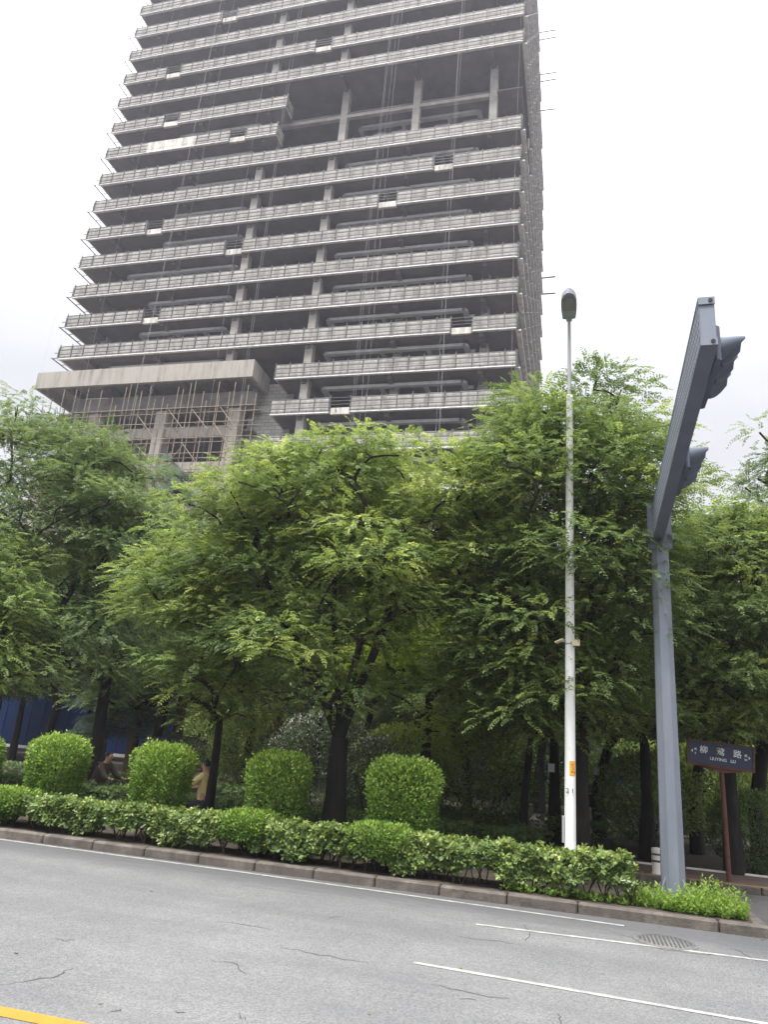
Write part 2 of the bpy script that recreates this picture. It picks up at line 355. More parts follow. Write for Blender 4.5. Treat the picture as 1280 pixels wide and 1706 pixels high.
# dead leaves / specks on the tarmac are too small to matter; the manhole sits by the kerb
mh = thing('manhole_cover', 'round iron drain cover with slotted rows set in the road near the kerb end', 'manhole cover', (.97,10.12,0))
b = MB(); b.lathe([(.36,.001),(.36,.009),(.345,.009)], (.97,10.12,0), 32); part(b, 'frame_ring', M['iron'], mh)
b = MB(); b.lathe([(.33,.002),(.33,.012),(.05,.013)], (.97,10.12,0), 32)
part(b, 'cover', M['iron'], mh)
b = MB()
for j in range(-4, 5):
    for i in range(-6, 7):
        x, y = i*.046, j*.062
        if x*x+y*y < .29**2: b.box((.97+x-.011, 10.12+y-.02, .013), (.97+x+.011, 10.12+y+.02, .017))
part(b, 'slots', M['asphalt_dark'], mh)

P, D, T = [], [], []
for i in range(150):
    P.append((rnd.uniform(-11,3), 11.09-abs(rnd.gauss(0,.16)) if i < 105 else rnd.uniform(5,11), .006)); a = rnd.uniform(0,6.28); D.append((math.cos(a),math.sin(a),rnd.uniform(0,.25))); T.append(rnd.uniform(.1,.95))
P = np.array(P); D = np.array(D); l = np.array([rnd.uniform(.025,.065) for _ in P]); S = np.stack([-D[:,1],D[:,0],D[:,2]*0],1)
V = np.stack([P, P+D*l[:,None]*.45+S*l[:,None]*.2, P+D*l[:,None], P+D*l[:,None]*.45-S*l[:,None]*.2],1).reshape(-1,3)
LM['litter'] = leafmat('leaf_litter', [(0,(.10,.07,.03)),(.6,(.16,.13,.05)),(1,(.16,.20,.05))], trans=.1)
tag(npmesh('fallen_leaves', V, np.arange(len(P)*4).reshape(-1,4), LM['litter'], None, np.array(T)), 'small fallen leaves scattered on the road along the kerb', 'leaves', kind='stuff')
kb = MB(); x = -40.
joints = [-40.+.93*i for i in range(44)]
joints = [j for j in joints if j < 1.2]+[1.72, 2.32]
for a, c in zip(joints, joints[1:]):
    kb.bbox((a+.007, 11.12+rnd.uniform(-.006,.006), -.05), (c-.007, 11.27, .135+rnd.uniform(-.004,.004)), .022)
y = 11.31
while y < 13.2: kb.bbox((2.14, y, -.05), (2.32, y+.9, .132), .022); y += .915
kb.build('kerb', M['kerb'])['kind'] = 'structure'
MB().box((-40,11.265,-.04), (2.15,13.3,.126)).build('planting_bed', M['soil'])['kind'] = 'structure'
sk = MB(); x = -40
while x < 20: sk.bbox((x+.006,14.88,-.05), (x+.99,15.04,.125), .02); x += 1.
sk.build('sidewalk_kerb', M['kerb'])['kind'] = 'structure'
MB().box((-40,14.9,.118), (20,14.97,.1285)).build('kerb_paint', M['yellow_line'])['kind'] = 'structure'
MB().box((-40,15.035,-.03), (20,16.4,.12)).build('sidewalk', M['paver'])['kind'] = 'structure'
b = MB(); x = -40
while x < 20: b.bbox((x,16.41,-.03), (x+.98,16.5,.15), .015); x += 1.
b.build('sidewalk_edging', M['plinth'])['kind'] = 'structure'
MB().box((2.33,11.3,.0), (6,11.62,.012)).build('paver_apron', M['paver'])['kind'] = 'structure'

# ------------------------------------------------------------------ unfinished tower
XL, XR, YF, H, Z0 = -54.77, -5.22, 59.18, 3.9, 37.08
YC, PH = 61.5, 1.66                     # front column row, parapet height
tower = thing('unfinished_tower', 'tall unfinished concrete tower with open floors and parapet bands rising behind the trees', 'building', (-30,YF,0))
COLX = [-51.4,-42.9,-34.35,-25.75,-17.15,-8.55]
gaps_px = {1:[(770,530)],2:[(253,520)],4:[(390,412)],5:[(258,378),(642,378)],6:[(740,268)],8:[(397,222)],9:[(285,203)],11:[(288,126),(540,72)],13:[(383,28),(662,10)],-1:[(568,668)],15:[(500,-50)]}
void_floors = (8, 9)
def yback(k): 
    z = Z0+H*k
    return 99. if z < 92 else max(80., 99.-(z-92)*1.35)
KS = list(range(-8, 18))
for k in KS:
    zt = Z0+H*k; zb = zt-PH; yb = yback(k)
    xl, xr = XL, XR
    if k <= 0: xl = -28.75
    if k in void_floors: xr = -31.9 if k == 9 else -32.6
    slab_front = YF+.12
    # floor slab with downstand beams at the column lines
    b = MB()
    if k in void_floors:
        b.box((XL+.15,YF+.12,zb+.12), (xr-.1,YC+.01,zb+.34)); b.box((XL+.15,YC+.002,zb+.121), (XR-8.9,yb-.1,zb+.338)); b.box((XR-9,70,zb+.12), (XR-.15,yb-.1,zb+.339))
        b.box((XR-9+.001,YC+.001,zb+.122),(XR-.3,70.1,zb+.337))
    elif k <= 0:
        b.box((xl+.12,YF+.12,zb+.12), (XR-.15,yb-.1,zb+.34)); b.box((XL+.4,62.9,zb+.121), (xl+.2,yb-.1,zb+.339))
    else:
        b.box((XL+.15,YF+.12,zb+.12), (XR-.15,yb-.1,zb+.34))
    for cx in COLX:
        if cx > xl:
            y0 = YF+.3 if (cx < xr) else YC+.12
            b.box((cx-.22,y0,zb-.42), (cx+.22,yb-3,zb+.125))
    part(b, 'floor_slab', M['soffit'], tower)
    # edge parapet in stretches between the openings; each stretch has its own rails and flange
    gx = []
    for (px, py) in gaps_px.get(k, []): g = at(px, py, YF).x; gx.append((g-1.0, g+1.0))
    seg = []; a = xl
    for g0, g1 in sorted(gx): seg.append((a, g0)); a = g1
    seg.append((a, xr))
    bare = (at(245,250,YF).x, at(325,240,YF).x) if k == 8 else None
    for s0, s1 in seg:
        if s1-s0 < .6: continue
        pb, rb, fb = MB(), MB(), MB()
        pb.box((s0+.01,YF+.02,zb+.05), (s1-.01,YF+.17,zt-.04))
        x = s0
        while x < s1-.05:
            x2 = min(x+1.5, s1)
            pb.box((x+.02,YF-rnd.uniform(0,.015),zb+.06), (x2-.02,YF+.03,zb+.60)); pb.box((x+.02,YF-rnd.uniform(0,.015),zb+.63), (x2-.02,YF+.03,zt-rnd.uniform(0,.03)))
            isb = bare and s0 < bare[0] < s1 and bare[0] < x < bare[1]
            if not isb:
                rb.box((x-.03,YF-.1,zb-.06), (x+.03,YF-.018,zt+.17))
                if rnd.random() < .9: rb.box((x+.72,YF-.1,zb+.1), (x+.76,YF-.02,zb+.42))
            x = x2
        rb.box((s1-.06,YF-.1,zb-.06), (s1,YF-.018,zt+.15))
        for zz in (.22, .58, 1.10, 1.52):
            if bare and s0 < bare[0] < s1:
                rb.box((s0,YF-.14,zb+zz-.045), (bare[0],YF-.085,zb+zz+.035)); rb.box((bare[1],YF-.14,zb+zz-.035), (s1,YF-.085,zb+zz+.035))
            else: rb.box((s0-.08,YF-.14,zb+zz-.045), (s1+.04,YF-.085,zb+zz+.045))
        fb.box((s0+.05,YF-.10,zb-.04), (s1-.05,YF+.12,zb+.055)); x = s0
        while x < s1-.3: x2 = min(x+2.9, s1); fb.box((x+.06,YF-.19,zb-.05), (x2-.06,YF-.09,zb+.06)); x = x2
        part(pb, 'parapet', M['concrete'], tower); part(rb, 'parapet_rail', M['steel'], tower); part(fb, 'bottom_flange', M['flange'], tower)
    for g0, g1 in gx:
        part(MB().box((g0+.03,YF+.02,zb-.12), (g1-.03,YF+.3,zb+.55)), 'opening_sill', M['concrete'], tower)
        rb = MB(); rb.box((g0-.02,YF+.0,zb+.5),(g0+.04,YF+.05,zt)); rb.box((g1-.04,YF+.0,zb+.5),(g1+.02,YF+.05,zt))
        for zz in (.9, 1.25, 1.6): rb.box((g0-.1,YF-.01,zb+zz-.025), (g1+.1,YF+.04,zb+zz+.025))
        part(rb, 'opening_rail', M['steel'], tower)
    # right-hand side face
    pb, rb, fb = MB(), MB(), MB()
    yy0 = YF+.18 if k not in void_floors else 70.
    pb.box((XR-.17,yy0,zb+.05), (XR-.03,yb,zt-.04)); fb.box((XR-.1,yy0+.05,zb-.04), (XR+.12,yb-.05,zb+.055))
    y = yy0
    while y < yb-.05:
        y2 = min(y+3, yb); pb.box((XR-.1,y+.02,zb+.06), (XR+rnd.uniform(-.02,.02),y2-.02,zt)); rb.box((XR+.022,y-.03,zb), (XR+.1,y+.03,zt+.15)); fb.box((XR+.1,y+.06,zb-.08),(XR+.36,y2-.06,zb+.08)); y = y2
    for zz in (.22,.58,1.1,1.52): rb.box((XR+.085,yy0-.2,zb+zz-.035), (XR+.14,yb,zb+zz+.035))
    part(pb, 'side_parapet', M['concrete'], tower); part(rb, 'side_rail', M['steel'], tower); part(fb, 'side_flange', M['flange'], tower)
    # left-hand side: parapet and outrigger frame standing clear of the slab
    pb, rb = MB(), MB()
    if k > 0:
        pb.box((XL,YF+.175,zb+.06), (XL+.15,yb,zt-.01))
        y = YF
        while y < YF+7.4:
            rb.box((XL-.8,y-.03,zb+.18), (XL-.01,y+.03,zb+.24)); y += 1.45
        rb.box((XL-.82,YF-.15,zb+.15), (XL-.74,YF+9,zb+.25)); rb.box((XL-.1,YF-.15,zb+1.3), (XL-.05,YF+7,zb+1.36)); rb.box((XL-.55,YF-.16,zb+.75), (XL-.02,YF-.1,zb+.81)); rb.box((XL-.12,YF-.14,zb+.16), (XL-.05,YF-.08,zb+1.36))
        part(rb, 'side_frame', M['steel'], tower)
    else:
        pb.box((xl,YF+.175,zb+.06), (xl+.15,62.5,zt-.01))
    part(pb, 'side_parapet', M['concrete'], tower)
    if k in void_floors:                 # the short bands turn back to the first free column
        part(MB().box((xr-.16,YF+.175,zb+.06), (xr,YC-.5,zt-.012)), 'return_parapet', M['concrete'], tower)
        rb = MB(); rb.box((xr+.01,YC-.65,zb),(xr+.1,YC-.58,zt+.1)); rb.box((xr+.01,YF-.1,zb),(xr+.1,YF-.03,zt+.1))
        for zz in (.22,.58,1.1,1.52): rb.box((xr+.022,YF-.14,zb+zz-.03), (xr+.08,YC-.55,zb+zz+.03))
        part(rb, 'return_rail', M['steel'], tower)
    if k == 9:
        part(MB().box((-33.9,YC+.05,zb-.35), (XR-3.8,YC+.5,zb+.30)), 'edge_beam', M['column'], tower)
    # air ducts slung under the slab
    if k > -4:
        zd = zb-.62
        runs = [(-24.6+rnd.uniform(-.3,.3), -9.9+rnd.uniform(-.3,.2))]
        if k > 0: runs.append((-47.5+rnd.uniform(-2.5,2.5), -35.6+rnd.uniform(-.4,.2)))
        for r0, r1 in runs:
            b = MB(); yd = YF+1.35+rnd.uniform(-.1,.15)
            if (k in void_floors or k == 10) and r0 > -30: yd = YC+(1.5 if k != 10 else 5.5)
            b.box((r0+.3,yd+.03,zd+.02), (r1-.3,yd+.52,zd+.32)); x = r0+.4
            while x < r1-.5: b.box((x-.03,yd,zd), (x+.03,yd+.55,zd+.34)); x += 1.25
            for ex, sgn in ((r0,1),(r1,-1)):
                b.prism([(ex+sgn*.5,yd+.03,zd+.022),(ex+sgn*.3,yd+.03,zd+.022),(ex,yd+.3,zd+.022),(ex,yd+2.2,zd+.022),(ex+sgn*.5,yd+2.2,zd+.022)], (0,0,.29))
                b.box((ex-.03,yd+1.3,zd), (ex+.53,yd+1.36,zd+.335))
            for tx in (r0+(r1-r0)*.36+rnd.uniform(-.8,.8), r0+(r1-r0)*.68+rnd.uniform(-.8,.8)):
                b.box((tx,yd+.5,zd+.03), (tx+.4,yd+3.2,zd+.3))
            part(b, 'air_duct', M['duct'], tower)
        if k in (-2,-1,8,9):
            for fx in (-22,-19.8,-14.6,-11.4): part(MB().box((fx-.8,YC+2.6,zb-.95), (fx+.8,YC+3.4,zb-.55)), 'fan_coil', M['duct'], tower)
ztop_ = Z0+H*17+H
zv0, zv1 = Z0+H*7-PH+.2, Z0+H*10-PH+.2
for cx in COLX:
    z0_ = 0 if cx > -28 else Z0+.3
    if cx in (-34.35, -25.75):
        for a_, b_, y_ in ((z0_, zv0, YF+.4), (zv0+.01, zv1, YC), (zv1+.01, ztop_, YF+.4)): part(MB().bbox((cx-.38,y_,a_), (cx+.46,y_+.85,b_), .05), 'column', M['column'], tower)
    else: part(MB().bbox((cx-.42,YC,z0_), (cx+.42,YC+.85,ztop_), .06), 'column', M['column'], tower)
for cx in (COLX[0], COLX[-1]): part(MB().bbox((cx-.4,YC+9,0), (cx+.4,YC+9.8,ztop_), .06), 'column', M['column'], tower)
# inner core, roof
part(MB().box((-47,70,2), (-12,79,Z0+H*17+4)), 'core_wall', M['concrete_dark'], tower)  # dark box added to block light inside the open floors
# podium corner at the lower left
zc = 35.55
b = MB(); b.box((-56.3,58.5,zc), (-30.85,58.9,zc+1.9)); b.box((-31.25,58.91,zc), (-30.85,62.49,zc+1.9)); b.box((-56.3,58.91,zc), (-55.9,66,zc+1.9)); b.box((-55.89,58.905,zc+.9), (-31.26,63,zc+1.2))
part(b, 'canopy', M['canopy'], tower)
for x in (-53,-48.5,-44,-39.5,-35): part(MB().box((x-.2,58.95,zc+.25), (x+.2,62.5,zc+.88)), 'canopy_rib', M['concrete_dark'], tower)
b = MB(); b.box((-52.5,60.4,33.5), (-31.2,60.96,35.0)); b.box((-54.5,60.95,33.3), (-31.3,70,33.6))
part(b, 'canopy_beam', M['concrete_dark'], tower)
for cx in (-49.8,-41.7,-33.4): part(MB().bbox((cx-.65,60.6,0), (cx+.65,61.8,33.29), .06), 'podium_column', M['canopy'], tower)
for z0, z1 in ((30.4,31.4),(26.5,27.6),(24.0,25.0)):
    for x0, x1 in ((-54,-50.46),(-49.14,-42.36),(-41.04,-34.06)): part(MB().box((x0,60.9,z0), (x1,61.4,z1)), 'podium_beam', M['canopy'], tower)
part(MB().box((-54.6,59.6,20), (-31,60.5,25.0)), 'podium_ledge', M['canopy'], tower)
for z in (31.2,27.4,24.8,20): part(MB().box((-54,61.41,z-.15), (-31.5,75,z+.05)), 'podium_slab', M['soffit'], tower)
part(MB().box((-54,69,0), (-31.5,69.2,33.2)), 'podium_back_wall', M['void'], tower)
part(MB().box((-32.74,62.5,10), (-28.0,62.85,Z0-.3)), 'block_wall', M['block'], tower)
for z in (33.5,29.7,25.9): part(MB().box((-32.7,62.35,z), (-28.0,62.49,z+.75)), 'wall_band', M['concrete'], tower)
for i, (px, py) in enumerate(((906,54),(905,67),(908,124),(909,136),(910,184),(906,464),(907,490))):
    p = at(px-6, py, yback(8)-3); b = MB(); b.bar((XR-1,p.y,p.z), (XR+2.3,p.y,p.z+(.1 if i % 2 else -.05)), .16, .16); part(b, 'outrigger', M['steel'], tower)

# scaffold under the canopy
sc = thing('pipe_scaffold', 'rusty pipe scaffold standing under the bare concrete canopy of the tower', 'scaffold', (-42,57.6,0))
up, led, dia = MB(), MB(), MB()
for j, Y in enumerate((57.2, 58.3)):
    x = -53.5
    while x < -29.6:
        up.tube((x,Y,18), (x+rnd.uniform(-.1,.1),Y,rnd.uniform(33.4,35.3) if j else rnd.uniform(31.2,34.8)), .05, n=5, cap=False); x += 1.45+rnd.uniform(-.12,.12)
    z = 20.4
    while z < 32.5:
        led.tube((-53.9,Y-.06,z+rnd.uniform(-.05,.05)), (-29.3,Y-.06,z+rnd.uniform(-.05,.05)), .038, n=5, cap=False); z += 1.62
for x0, z0, x1, z1 in ((-40.5,22,-36.3,27.8),(-36.5,28,-31.5,22.4),(-41.5,28,-35.5,22.3),(-35.5,23.3,-30.5,28.2),(-48,27,-43,22),(-47,22.5,-41.6,27.5),(-33.5,30,-30.6,26.4),(-38.6,31.6,-36.7,29.5),(-36,31.5,-34,29.3),(-33,31.6,-31,29.2),(-42,31.2,-39.8,28.8)):
    part(MB().tube((x0,57.12,z0), (x1,57.14,z1), .042, n=5, cap=False), 'brace', M['scaffold'], sc)
z = 21.9
while z < 32:
    x = -52.8
    while x < -30: dia.tube((x,57.0,z), (x,58.9,z+.03), .034, n=5, cap=False); x += 2.9
    z += 1.62
part(up, 'uprights', M['scaffold'], sc); v0 = len(led.v); led.v += dia.v; led.f += [tuple(i+v0 for i in f) for f in dia.f]; led.sm += dia.sm; part(led, 'ledgers', M['scaffold'], sc)

# hanging lines down the facade
ropes = [(128,400),(172,300),(216,330),(300,330),(316,250),(340,250),(410,300),(472,200),(484,100),(610,420),(622,330),(640,240),(655,160),(741,420),(752,330),(764,100),(858,300)]
for i, (px, py) in enumerate(ropes):
    p = at(px, py, YF-.55); q = Z0+H*17; x2 = p.x+(-.8 if px < 400 else .3)
    b = MB().path([(p.x+.5,YF-.55,q), (p.x,YF-.6,p.z), (x2,YF-.75,24)], .0075, 4)
    o = b.build('hanging_rope', M['rope'], loc=(x2,YF-.75,24))
    tag(o, ['thin grey safety rope hanging down the tower facade', ][0], 'rope', 'safety ropes hanging down the tower facade')

# ------------------------------------------------------------------ blue hoarding
hd = thing('blue_hoarding', 'blue sheet metal site hoarding standing in shade behind the trees', 'fence', (-18,44,0))
b = MB(); x = -60.
while x < 26: b.box((x,44,.16), (x+.9,44.05,4.3)); b.box((x+.9,43.97,.16), (x+1.0,44.06,4.3)); x += 1.0
part(b, 'panel', M['blue'], hd)
part(MB().box((-60,43.9,-.02), (26,44.25,.16)), 'plinth', M['plinth'], hd)

# ------------------------------------------------------------------ foliage
def norm(a): return a/np.maximum(np.linalg.norm(a, axis=-1, keepdims=True), 1e-9)
def leaves(P, D, Nn, ln, wd, fold=0.):     # diamond leaves: base, left, tip, right
    S = norm(np.cross(D, Nn)); ln = np.asarray(ln)[:, None]; wd = np.asarray(wd)[:, None]
    V = np.stack([P, P+D*ln*.45+S*wd*.5, P+D*ln, P+D*ln*.45-S*wd*.5], 1)
    return V.reshape(-1, 3), np.arange(len(P)*4).reshape(-1, 4)
def hexleaves(P, D, Nn, ln, wd):
    S = norm(np.cross(D, Nn)); Nn = norm(np.cross(S, D)); ln = np.asarray(ln)[:, None]; wd = np.asarray(wd)[:, None]
    V = np.stack([P, P+D*ln*.3+S*wd*.42-Nn*ln*-.03, P+D*ln*.68+S*wd*.45+Nn*ln*.03, P+D*ln-Nn*ln*.08, P+D*ln*.68-S*wd*.45+Nn*ln*.03, P+D*ln*.3-S*wd*.42+Nn*ln*.03], 1)
    return V.reshape(-1, 3), np.arange(len(P)*6).reshape(-1, 6)
def rdir(n): return norm(rng.normal(size=(n, 3)))
def fronds(P, D, Ln, npair, ll, lw, droop, tint):
    """pinnate leaves: rachis from P along D, bending down; npair leaflet pairs + one terminal"""
    n = len(P); up = np.array([0,0,1.]); S = np.cross(D, up)+rng.normal(size=(n,3))*.25; S = norm(S)
    t = (np.arange(npair)+.7)/(npair+.3)
    out_p, out_d, out_n, out_l, out_t = [], [], [], [], []
    for i, tt in enumerate(list(t)+[1.0]):
        pos = P+D*(Ln*tt)[:, None]-up*(droop*Ln*tt*tt)[:, None]
        tan = norm(D-up*(2*droop*tt)[:, None]); nn = norm(np.cross(S, tan))
        sides = (1, -1) if i < npair else (0,)
        for sgn in sides:
            d = norm(tan*.62+S*sgn*.85-nn*.0+rng.normal(size=(n,3))*.13-up*.22) if sgn else tan
            out_p.append(pos); out_d.append(d); out_n.append(norm(nn+rng.normal(size=(n,3))*.28))
            out_l.append(ll*(1.05-.55*abs(tt-.45))*rng.uniform(.8,1.2,n)); out_t.append(tint+rng.normal(size=n)*.05)
    P2 = np.concatenate(out_p); l = np.concatenate(out_l)
    V, Q = leaves(P2, np.concatenate(out_d), np.concatenate(out_n), l, l*(lw/ll))
    return V, Q, np.clip(np.concatenate(out_t), 0, 1)
class Skel:
    """branches grown from a trunk to every clump of leaves"""
    def __init__(s, pts, r0):
        s.p = [Vector(p) for p in pts]; s.par = [-1]+list(range(len(pts)-1)); s.r0 = r0; s.nt = len(pts); s.nlimb = 0
    def limb(s, pts):
        last = s.nt-1; 
        for a, c in zip([s.p[last]]+list(pts), pts):
            a, c = Vector(a), Vector(c); n = max(2, int((c-a).length/.5))
            for k in range(1, n+1):
                w = a.lerp(c, k/n)+Vector((rnd.gauss(0,.012), rnd.gauss(0,.012), 0)); s.p.append(w); s.par.append(last); last = len(s.p)-1
    def grow(s, tg):
        top = s.p[s.nt-1]
        for t in sorted(tg, key=lambda q: (Vector(q)-top).length):
            t = Vector(t); best, bi = 1e9, s.nt-1
            for i in range(max(0, s.nt-2), len(s.p)):
                q = s.p[i]; d = (t-q).length; c = d+max(0, q.z-t.z+.2)*.9+(.12 if s.nlimb == 0 else .05)*(q-top).length
                if c < best: best, bi = c, i
            q = s.p[bi]; d = (t-q).length; n = max(2, int(d/.55)); last = bi
            for k in range(1, n+1):
                u = k/n; w = q.lerp(t, u); w.z += .10*d*math.sin(math.pi*u)
                w += Vector((rnd.gauss(0,1), rnd.gauss(0,1), rnd.gauss(0,.6)))*(.045*d*(0 if k == n else 1))
                s.p.append(w); s.par.append(last); last = len(s.p)-1
    def mesh(s, tip=.012, exp=.62, nside=6):
        n = len(s.p); cnt = [0]*n
        for i in range(n-1, -1, -1):
            if cnt[i] == 0: cnt[i] = 1
            if s.par[i] >= 0: cnt[s.par[i]] += cnt[i]
        mxc = max(cnt[s.nt-1], 1); rt = s.r0*.72
        b = MB(); rad = [tip+(rt-tip)*(c/mxc)**exp for c in cnt]
        for i in range(s.nt): rad[i] = s.r0*(1-.28*i/max(1, s.nt-1))
        rad[0] *= 1.3
        for i in range(n):
            j = s.par[i]
            if j >= 0: b.tube(s.p[j], s.p[i], min(rad[j], rad[i]*1.25) if i >= s.nt else rad[j], rad[i], nside if rad[i] > .03 else 4, cap=False)
        return b
def sample_blobs(blobs, n, flat=.75):
    """n clump centres spread through a list of ellipsoids (c, rx, ry, rz), more of them near the surface"""
    w = np.array([b[1]*b[3] for b in blobs]); w = w/w.sum(); out = []
    for c, rx, ry, rz in [blobs[i] for i in rng.choice(len(blobs), n, p=w)]:
        d = rdir(1)[0]; r = rng.uniform(.25, 1)**.5
        out.append(np.array(c)+d*np.array([rx, ry, rz])*r)
    out = np.array(out); keep = []
    for p in out:                         # keep them apart
        if all(np.linalg.norm(p-out[k]) > .38 for k in keep[-200:]) or rng.random() < .25: keep.append(len(keep)) if False else keep.append(int(np.where((out == p).all(1))[0][0]))
    return out[keep]
def blob(px, py, rx, ry, y, dy=None):
    s = ppm(px, py, y); c = at(px, py, y); return ((c.x, c.y, c.z), rx/s, dy if dy else rx/s, ry/s)
def crown(centres, axis, per, r, Ln, npair, ll, lw, droop, tbase, tvar=.18, tip_light_gain=.25):
    k = len(centres); n = k*per; cid = np.repeat(np.arange(k), per)
    rr = r*rng.uniform(.75,1.35,k)[cid]
    d = rdir(n); low = d[:,2] < -.1; d[low,2] *= -.6; d = norm(d)
    sh = np.where(rng.random(n) < .75, rng.uniform(.72,1.05,n), rng.uniform(.1,.75,n))
    off = d*(rr*sh)[:,None]*np.array([1.15,1.15,.72]); off[:,2] -= rr*.25
    P = centres[cid]+off
    outw = P-np.array([axis[0],axis[1],0]); outw[:,2] = 0; outw = norm(outw)
    D = norm(d*np.array([.95,.95,.45])+outw*.3+rng.normal(size=(n,3))*.32+np.array([0,0,.02]))
    tint = tbase+rng.normal(size=k)[cid]*tvar+rng.normal(size=n)*.10+tip_light_gain*np.clip(off[:,2]/(rr*.6), -1, 1)*.5  # clump tops lighter, undersides darker: young growth plus overhead light put into the tint
    return fronds(P, D, Ln*rng.uniform(.7,1.25,n), npair, ll, lw, np.full(n, droop)*rng.uniform(.5,1.5,n), tint)
def tree(name, label, base, forks, r0, blobs, ncl, per, lm, bark='bark', r=.55, Ln=.36, npair=7, ll=.076, lw=.036, droop=.35, tbase=.42, tvar=.16, group=None, cat='tree', tip=.010, tip_light_gain=.34, limbs=()):
    root = thing(name, label, cat, base, group)
    cen = sample_blobs(blobs, int(ncl*1.45)); per = int(per*1.42)
    sk = Skel([base]+forks, r0)
    for l_ in limbs: sk.limb(l_); sk.nlimb += 1
    sk.grow([tuple(c-np.array([0,0,.15])) for c in cen])
    part(sk.mesh(tip=tip), 'trunk', M[bark], root)
    V, Q, t = crown(cen, base, per, r, Ln, npair, ll, lw, droop, tbase, tvar, tip_light_gain)
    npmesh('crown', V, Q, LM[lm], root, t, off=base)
    return root
def g(px, y): p = at(px, 1300, y); return p.x
G1 = 'street trees with feathery leaves'

x = g(562,13.3)
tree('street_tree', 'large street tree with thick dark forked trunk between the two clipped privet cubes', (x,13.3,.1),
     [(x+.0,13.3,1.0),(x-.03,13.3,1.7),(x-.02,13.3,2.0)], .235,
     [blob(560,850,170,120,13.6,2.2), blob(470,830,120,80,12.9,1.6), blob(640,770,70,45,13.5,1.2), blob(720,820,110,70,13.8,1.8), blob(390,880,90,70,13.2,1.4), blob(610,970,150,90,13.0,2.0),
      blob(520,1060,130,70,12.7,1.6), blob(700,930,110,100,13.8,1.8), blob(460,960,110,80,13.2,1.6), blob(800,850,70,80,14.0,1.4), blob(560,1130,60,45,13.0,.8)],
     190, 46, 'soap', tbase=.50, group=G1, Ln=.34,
     limbs=[[at(530,1135,13.2), at(500,1085,13.0), at(455,1000,12.8), at(420,900,12.8)], [at(562,1130,13.4), at(556,1020,13.4), at(560,900,13.4), at(555,800,13.5)],
            [at(598,1150,13.3), at(625,1080,13.2), at(655,990,13.3), at(690,890,13.5)], [at(590,1140,13.9), at(610,1040,14.3), at(620,920,14.3)]])
x = g(354,13.9)
tree('street_tree', 'smaller light green street tree left of the big forked tree, behind the privet cubes', (x,13.9,0),
     [(x,13.9,1.2),(x-.05,13.95,2.2)], .10,
     [blob(330,1010,95,55,13.4,1.4), blob(340,1080,80,70,13.4,1.2), blob(290,960,70,50,13.8,1.2), blob(380,980,60,60,13.6,1.1), blob(370,1140,60,70,13.6,.9), blob(330,920,60,50,14.2,1.2)],
     90, 44, 'soap', tbase=.50, group=G1, Ln=.34)
x = g(150,16.2)
tree('street_tree', 'tall dark green street tree at the left edge below the canopy', (x,16.2,0),
     [(x,16.2,1.5),(x-.1,16.2,3.2)], .17,
     [blob(60,760,90,70,16.2,2.0), blob(40,700,45,30,16.0,1.2), blob(140,740,60,45,16,1.4), blob(170,800,90,70,16,1.8), blob(80,880,120,90,15.8,2.2), blob(215,860,60,50,16,1.4),
      blob(60,1000,110,90,15.8,2.2), blob(180,960,80,90,15.9,1.8), blob(150,1080,100,60,15.8,1.6), blob(20,1100,60,70,15.6,1.4)],
     180, 42, 'dark', tbase=.5, group=G1)
x = g(-60,13.6)
tree('street_tree', 'pale leafy branch of a street tree reaching in at the left edge of the view', (x,13.6,0),
     [(x,13.6,1.5),(x,13.6,2.8)], .13, [blob(0,1010,55,45,13.1,1.0), blob(-60,950,90,110,13.4,1.6), blob(-10,1110,50,40,13.2,.9), blob(-70,1090,60,60,13.4,1.2)],
     70, 44, 'soap', tbase=.42, group=G1)
x = g(968,14.2)
tree('street_tree', 'tallest street tree just behind the white lamp post, leaves crossing its pole', (x,14.2,0),
     [(x,14.2,1.5),(x+.05,14.2,3.0),(x+.1,14.2,3.9)], .15,
     [blob(1000,660,40,40,14,1.0), blob(1010,720,80,45,13.8,1.4), blob(900,730,95,55,14,1.7), blob(1000,800,115,80,13.8,2.0), blob(880,820,100,90,13.6,1.9), blob(1050,880,70,80,13.8,1.6), blob(950,930,115,70,13.3,1.8),
      blob(840,960,80,90,14,1.6), blob(880,1070,110,70,13.6,1.8), blob(1030,1010,80,90,14.0,1.6), blob(960,1130,120,60,13.9,1.7), blob(820,1130,60,60,14.2,1.3), blob(890,1185,90,40,14.2,1.3), blob(1030,1180,80,45,14.4,1.3)],
     260, 46, 'soap', tbase=.36, group=G1)
x = g(1215,16.5)
tree('street_tree', 'bushy street tree behind the street name sign at the right', (x,16.5,0),
     [(x,16.5,1.5),(x+.05,16.5,3.1)], .16,
     [blob(1190,950,80,60,16.2,1.8), blob(1170,880,45,35,16.4,1.2), blob(1250,900,60,55,16.4,1.6), blob(1210,1040,90,70,15.9,1.9), blob(1180,1120,80,50,15.7,1.6), blob(1290,1000,70,90,16.2,1.8), blob(1270,1140,70,60,15.8,1.5), blob(1180,1180,80,40,16,1.3), blob(1250,1195,60,35,16.2,1.2)],
     165, 44, 'soap', tbase=.34, group=G1)
x = g(1330,19)
tree('street_tree', 'sparse tree with bare twigs against the sky at the right edge', (x,19,0),
     [(x,19,2.5),(x,19,5)], .16, [blob(1275,735,25,22,19,.8), blob(1265,800,25,35,19,.8), blob(1255,860,45,25,19,1.), blob(1330,850,60,90,19,1.6), blob(1300,780,30,40,19,1.)],
     42, 26, 'dark', tbase=.45, group=G1, r=.5)
x = g(707,18.2)
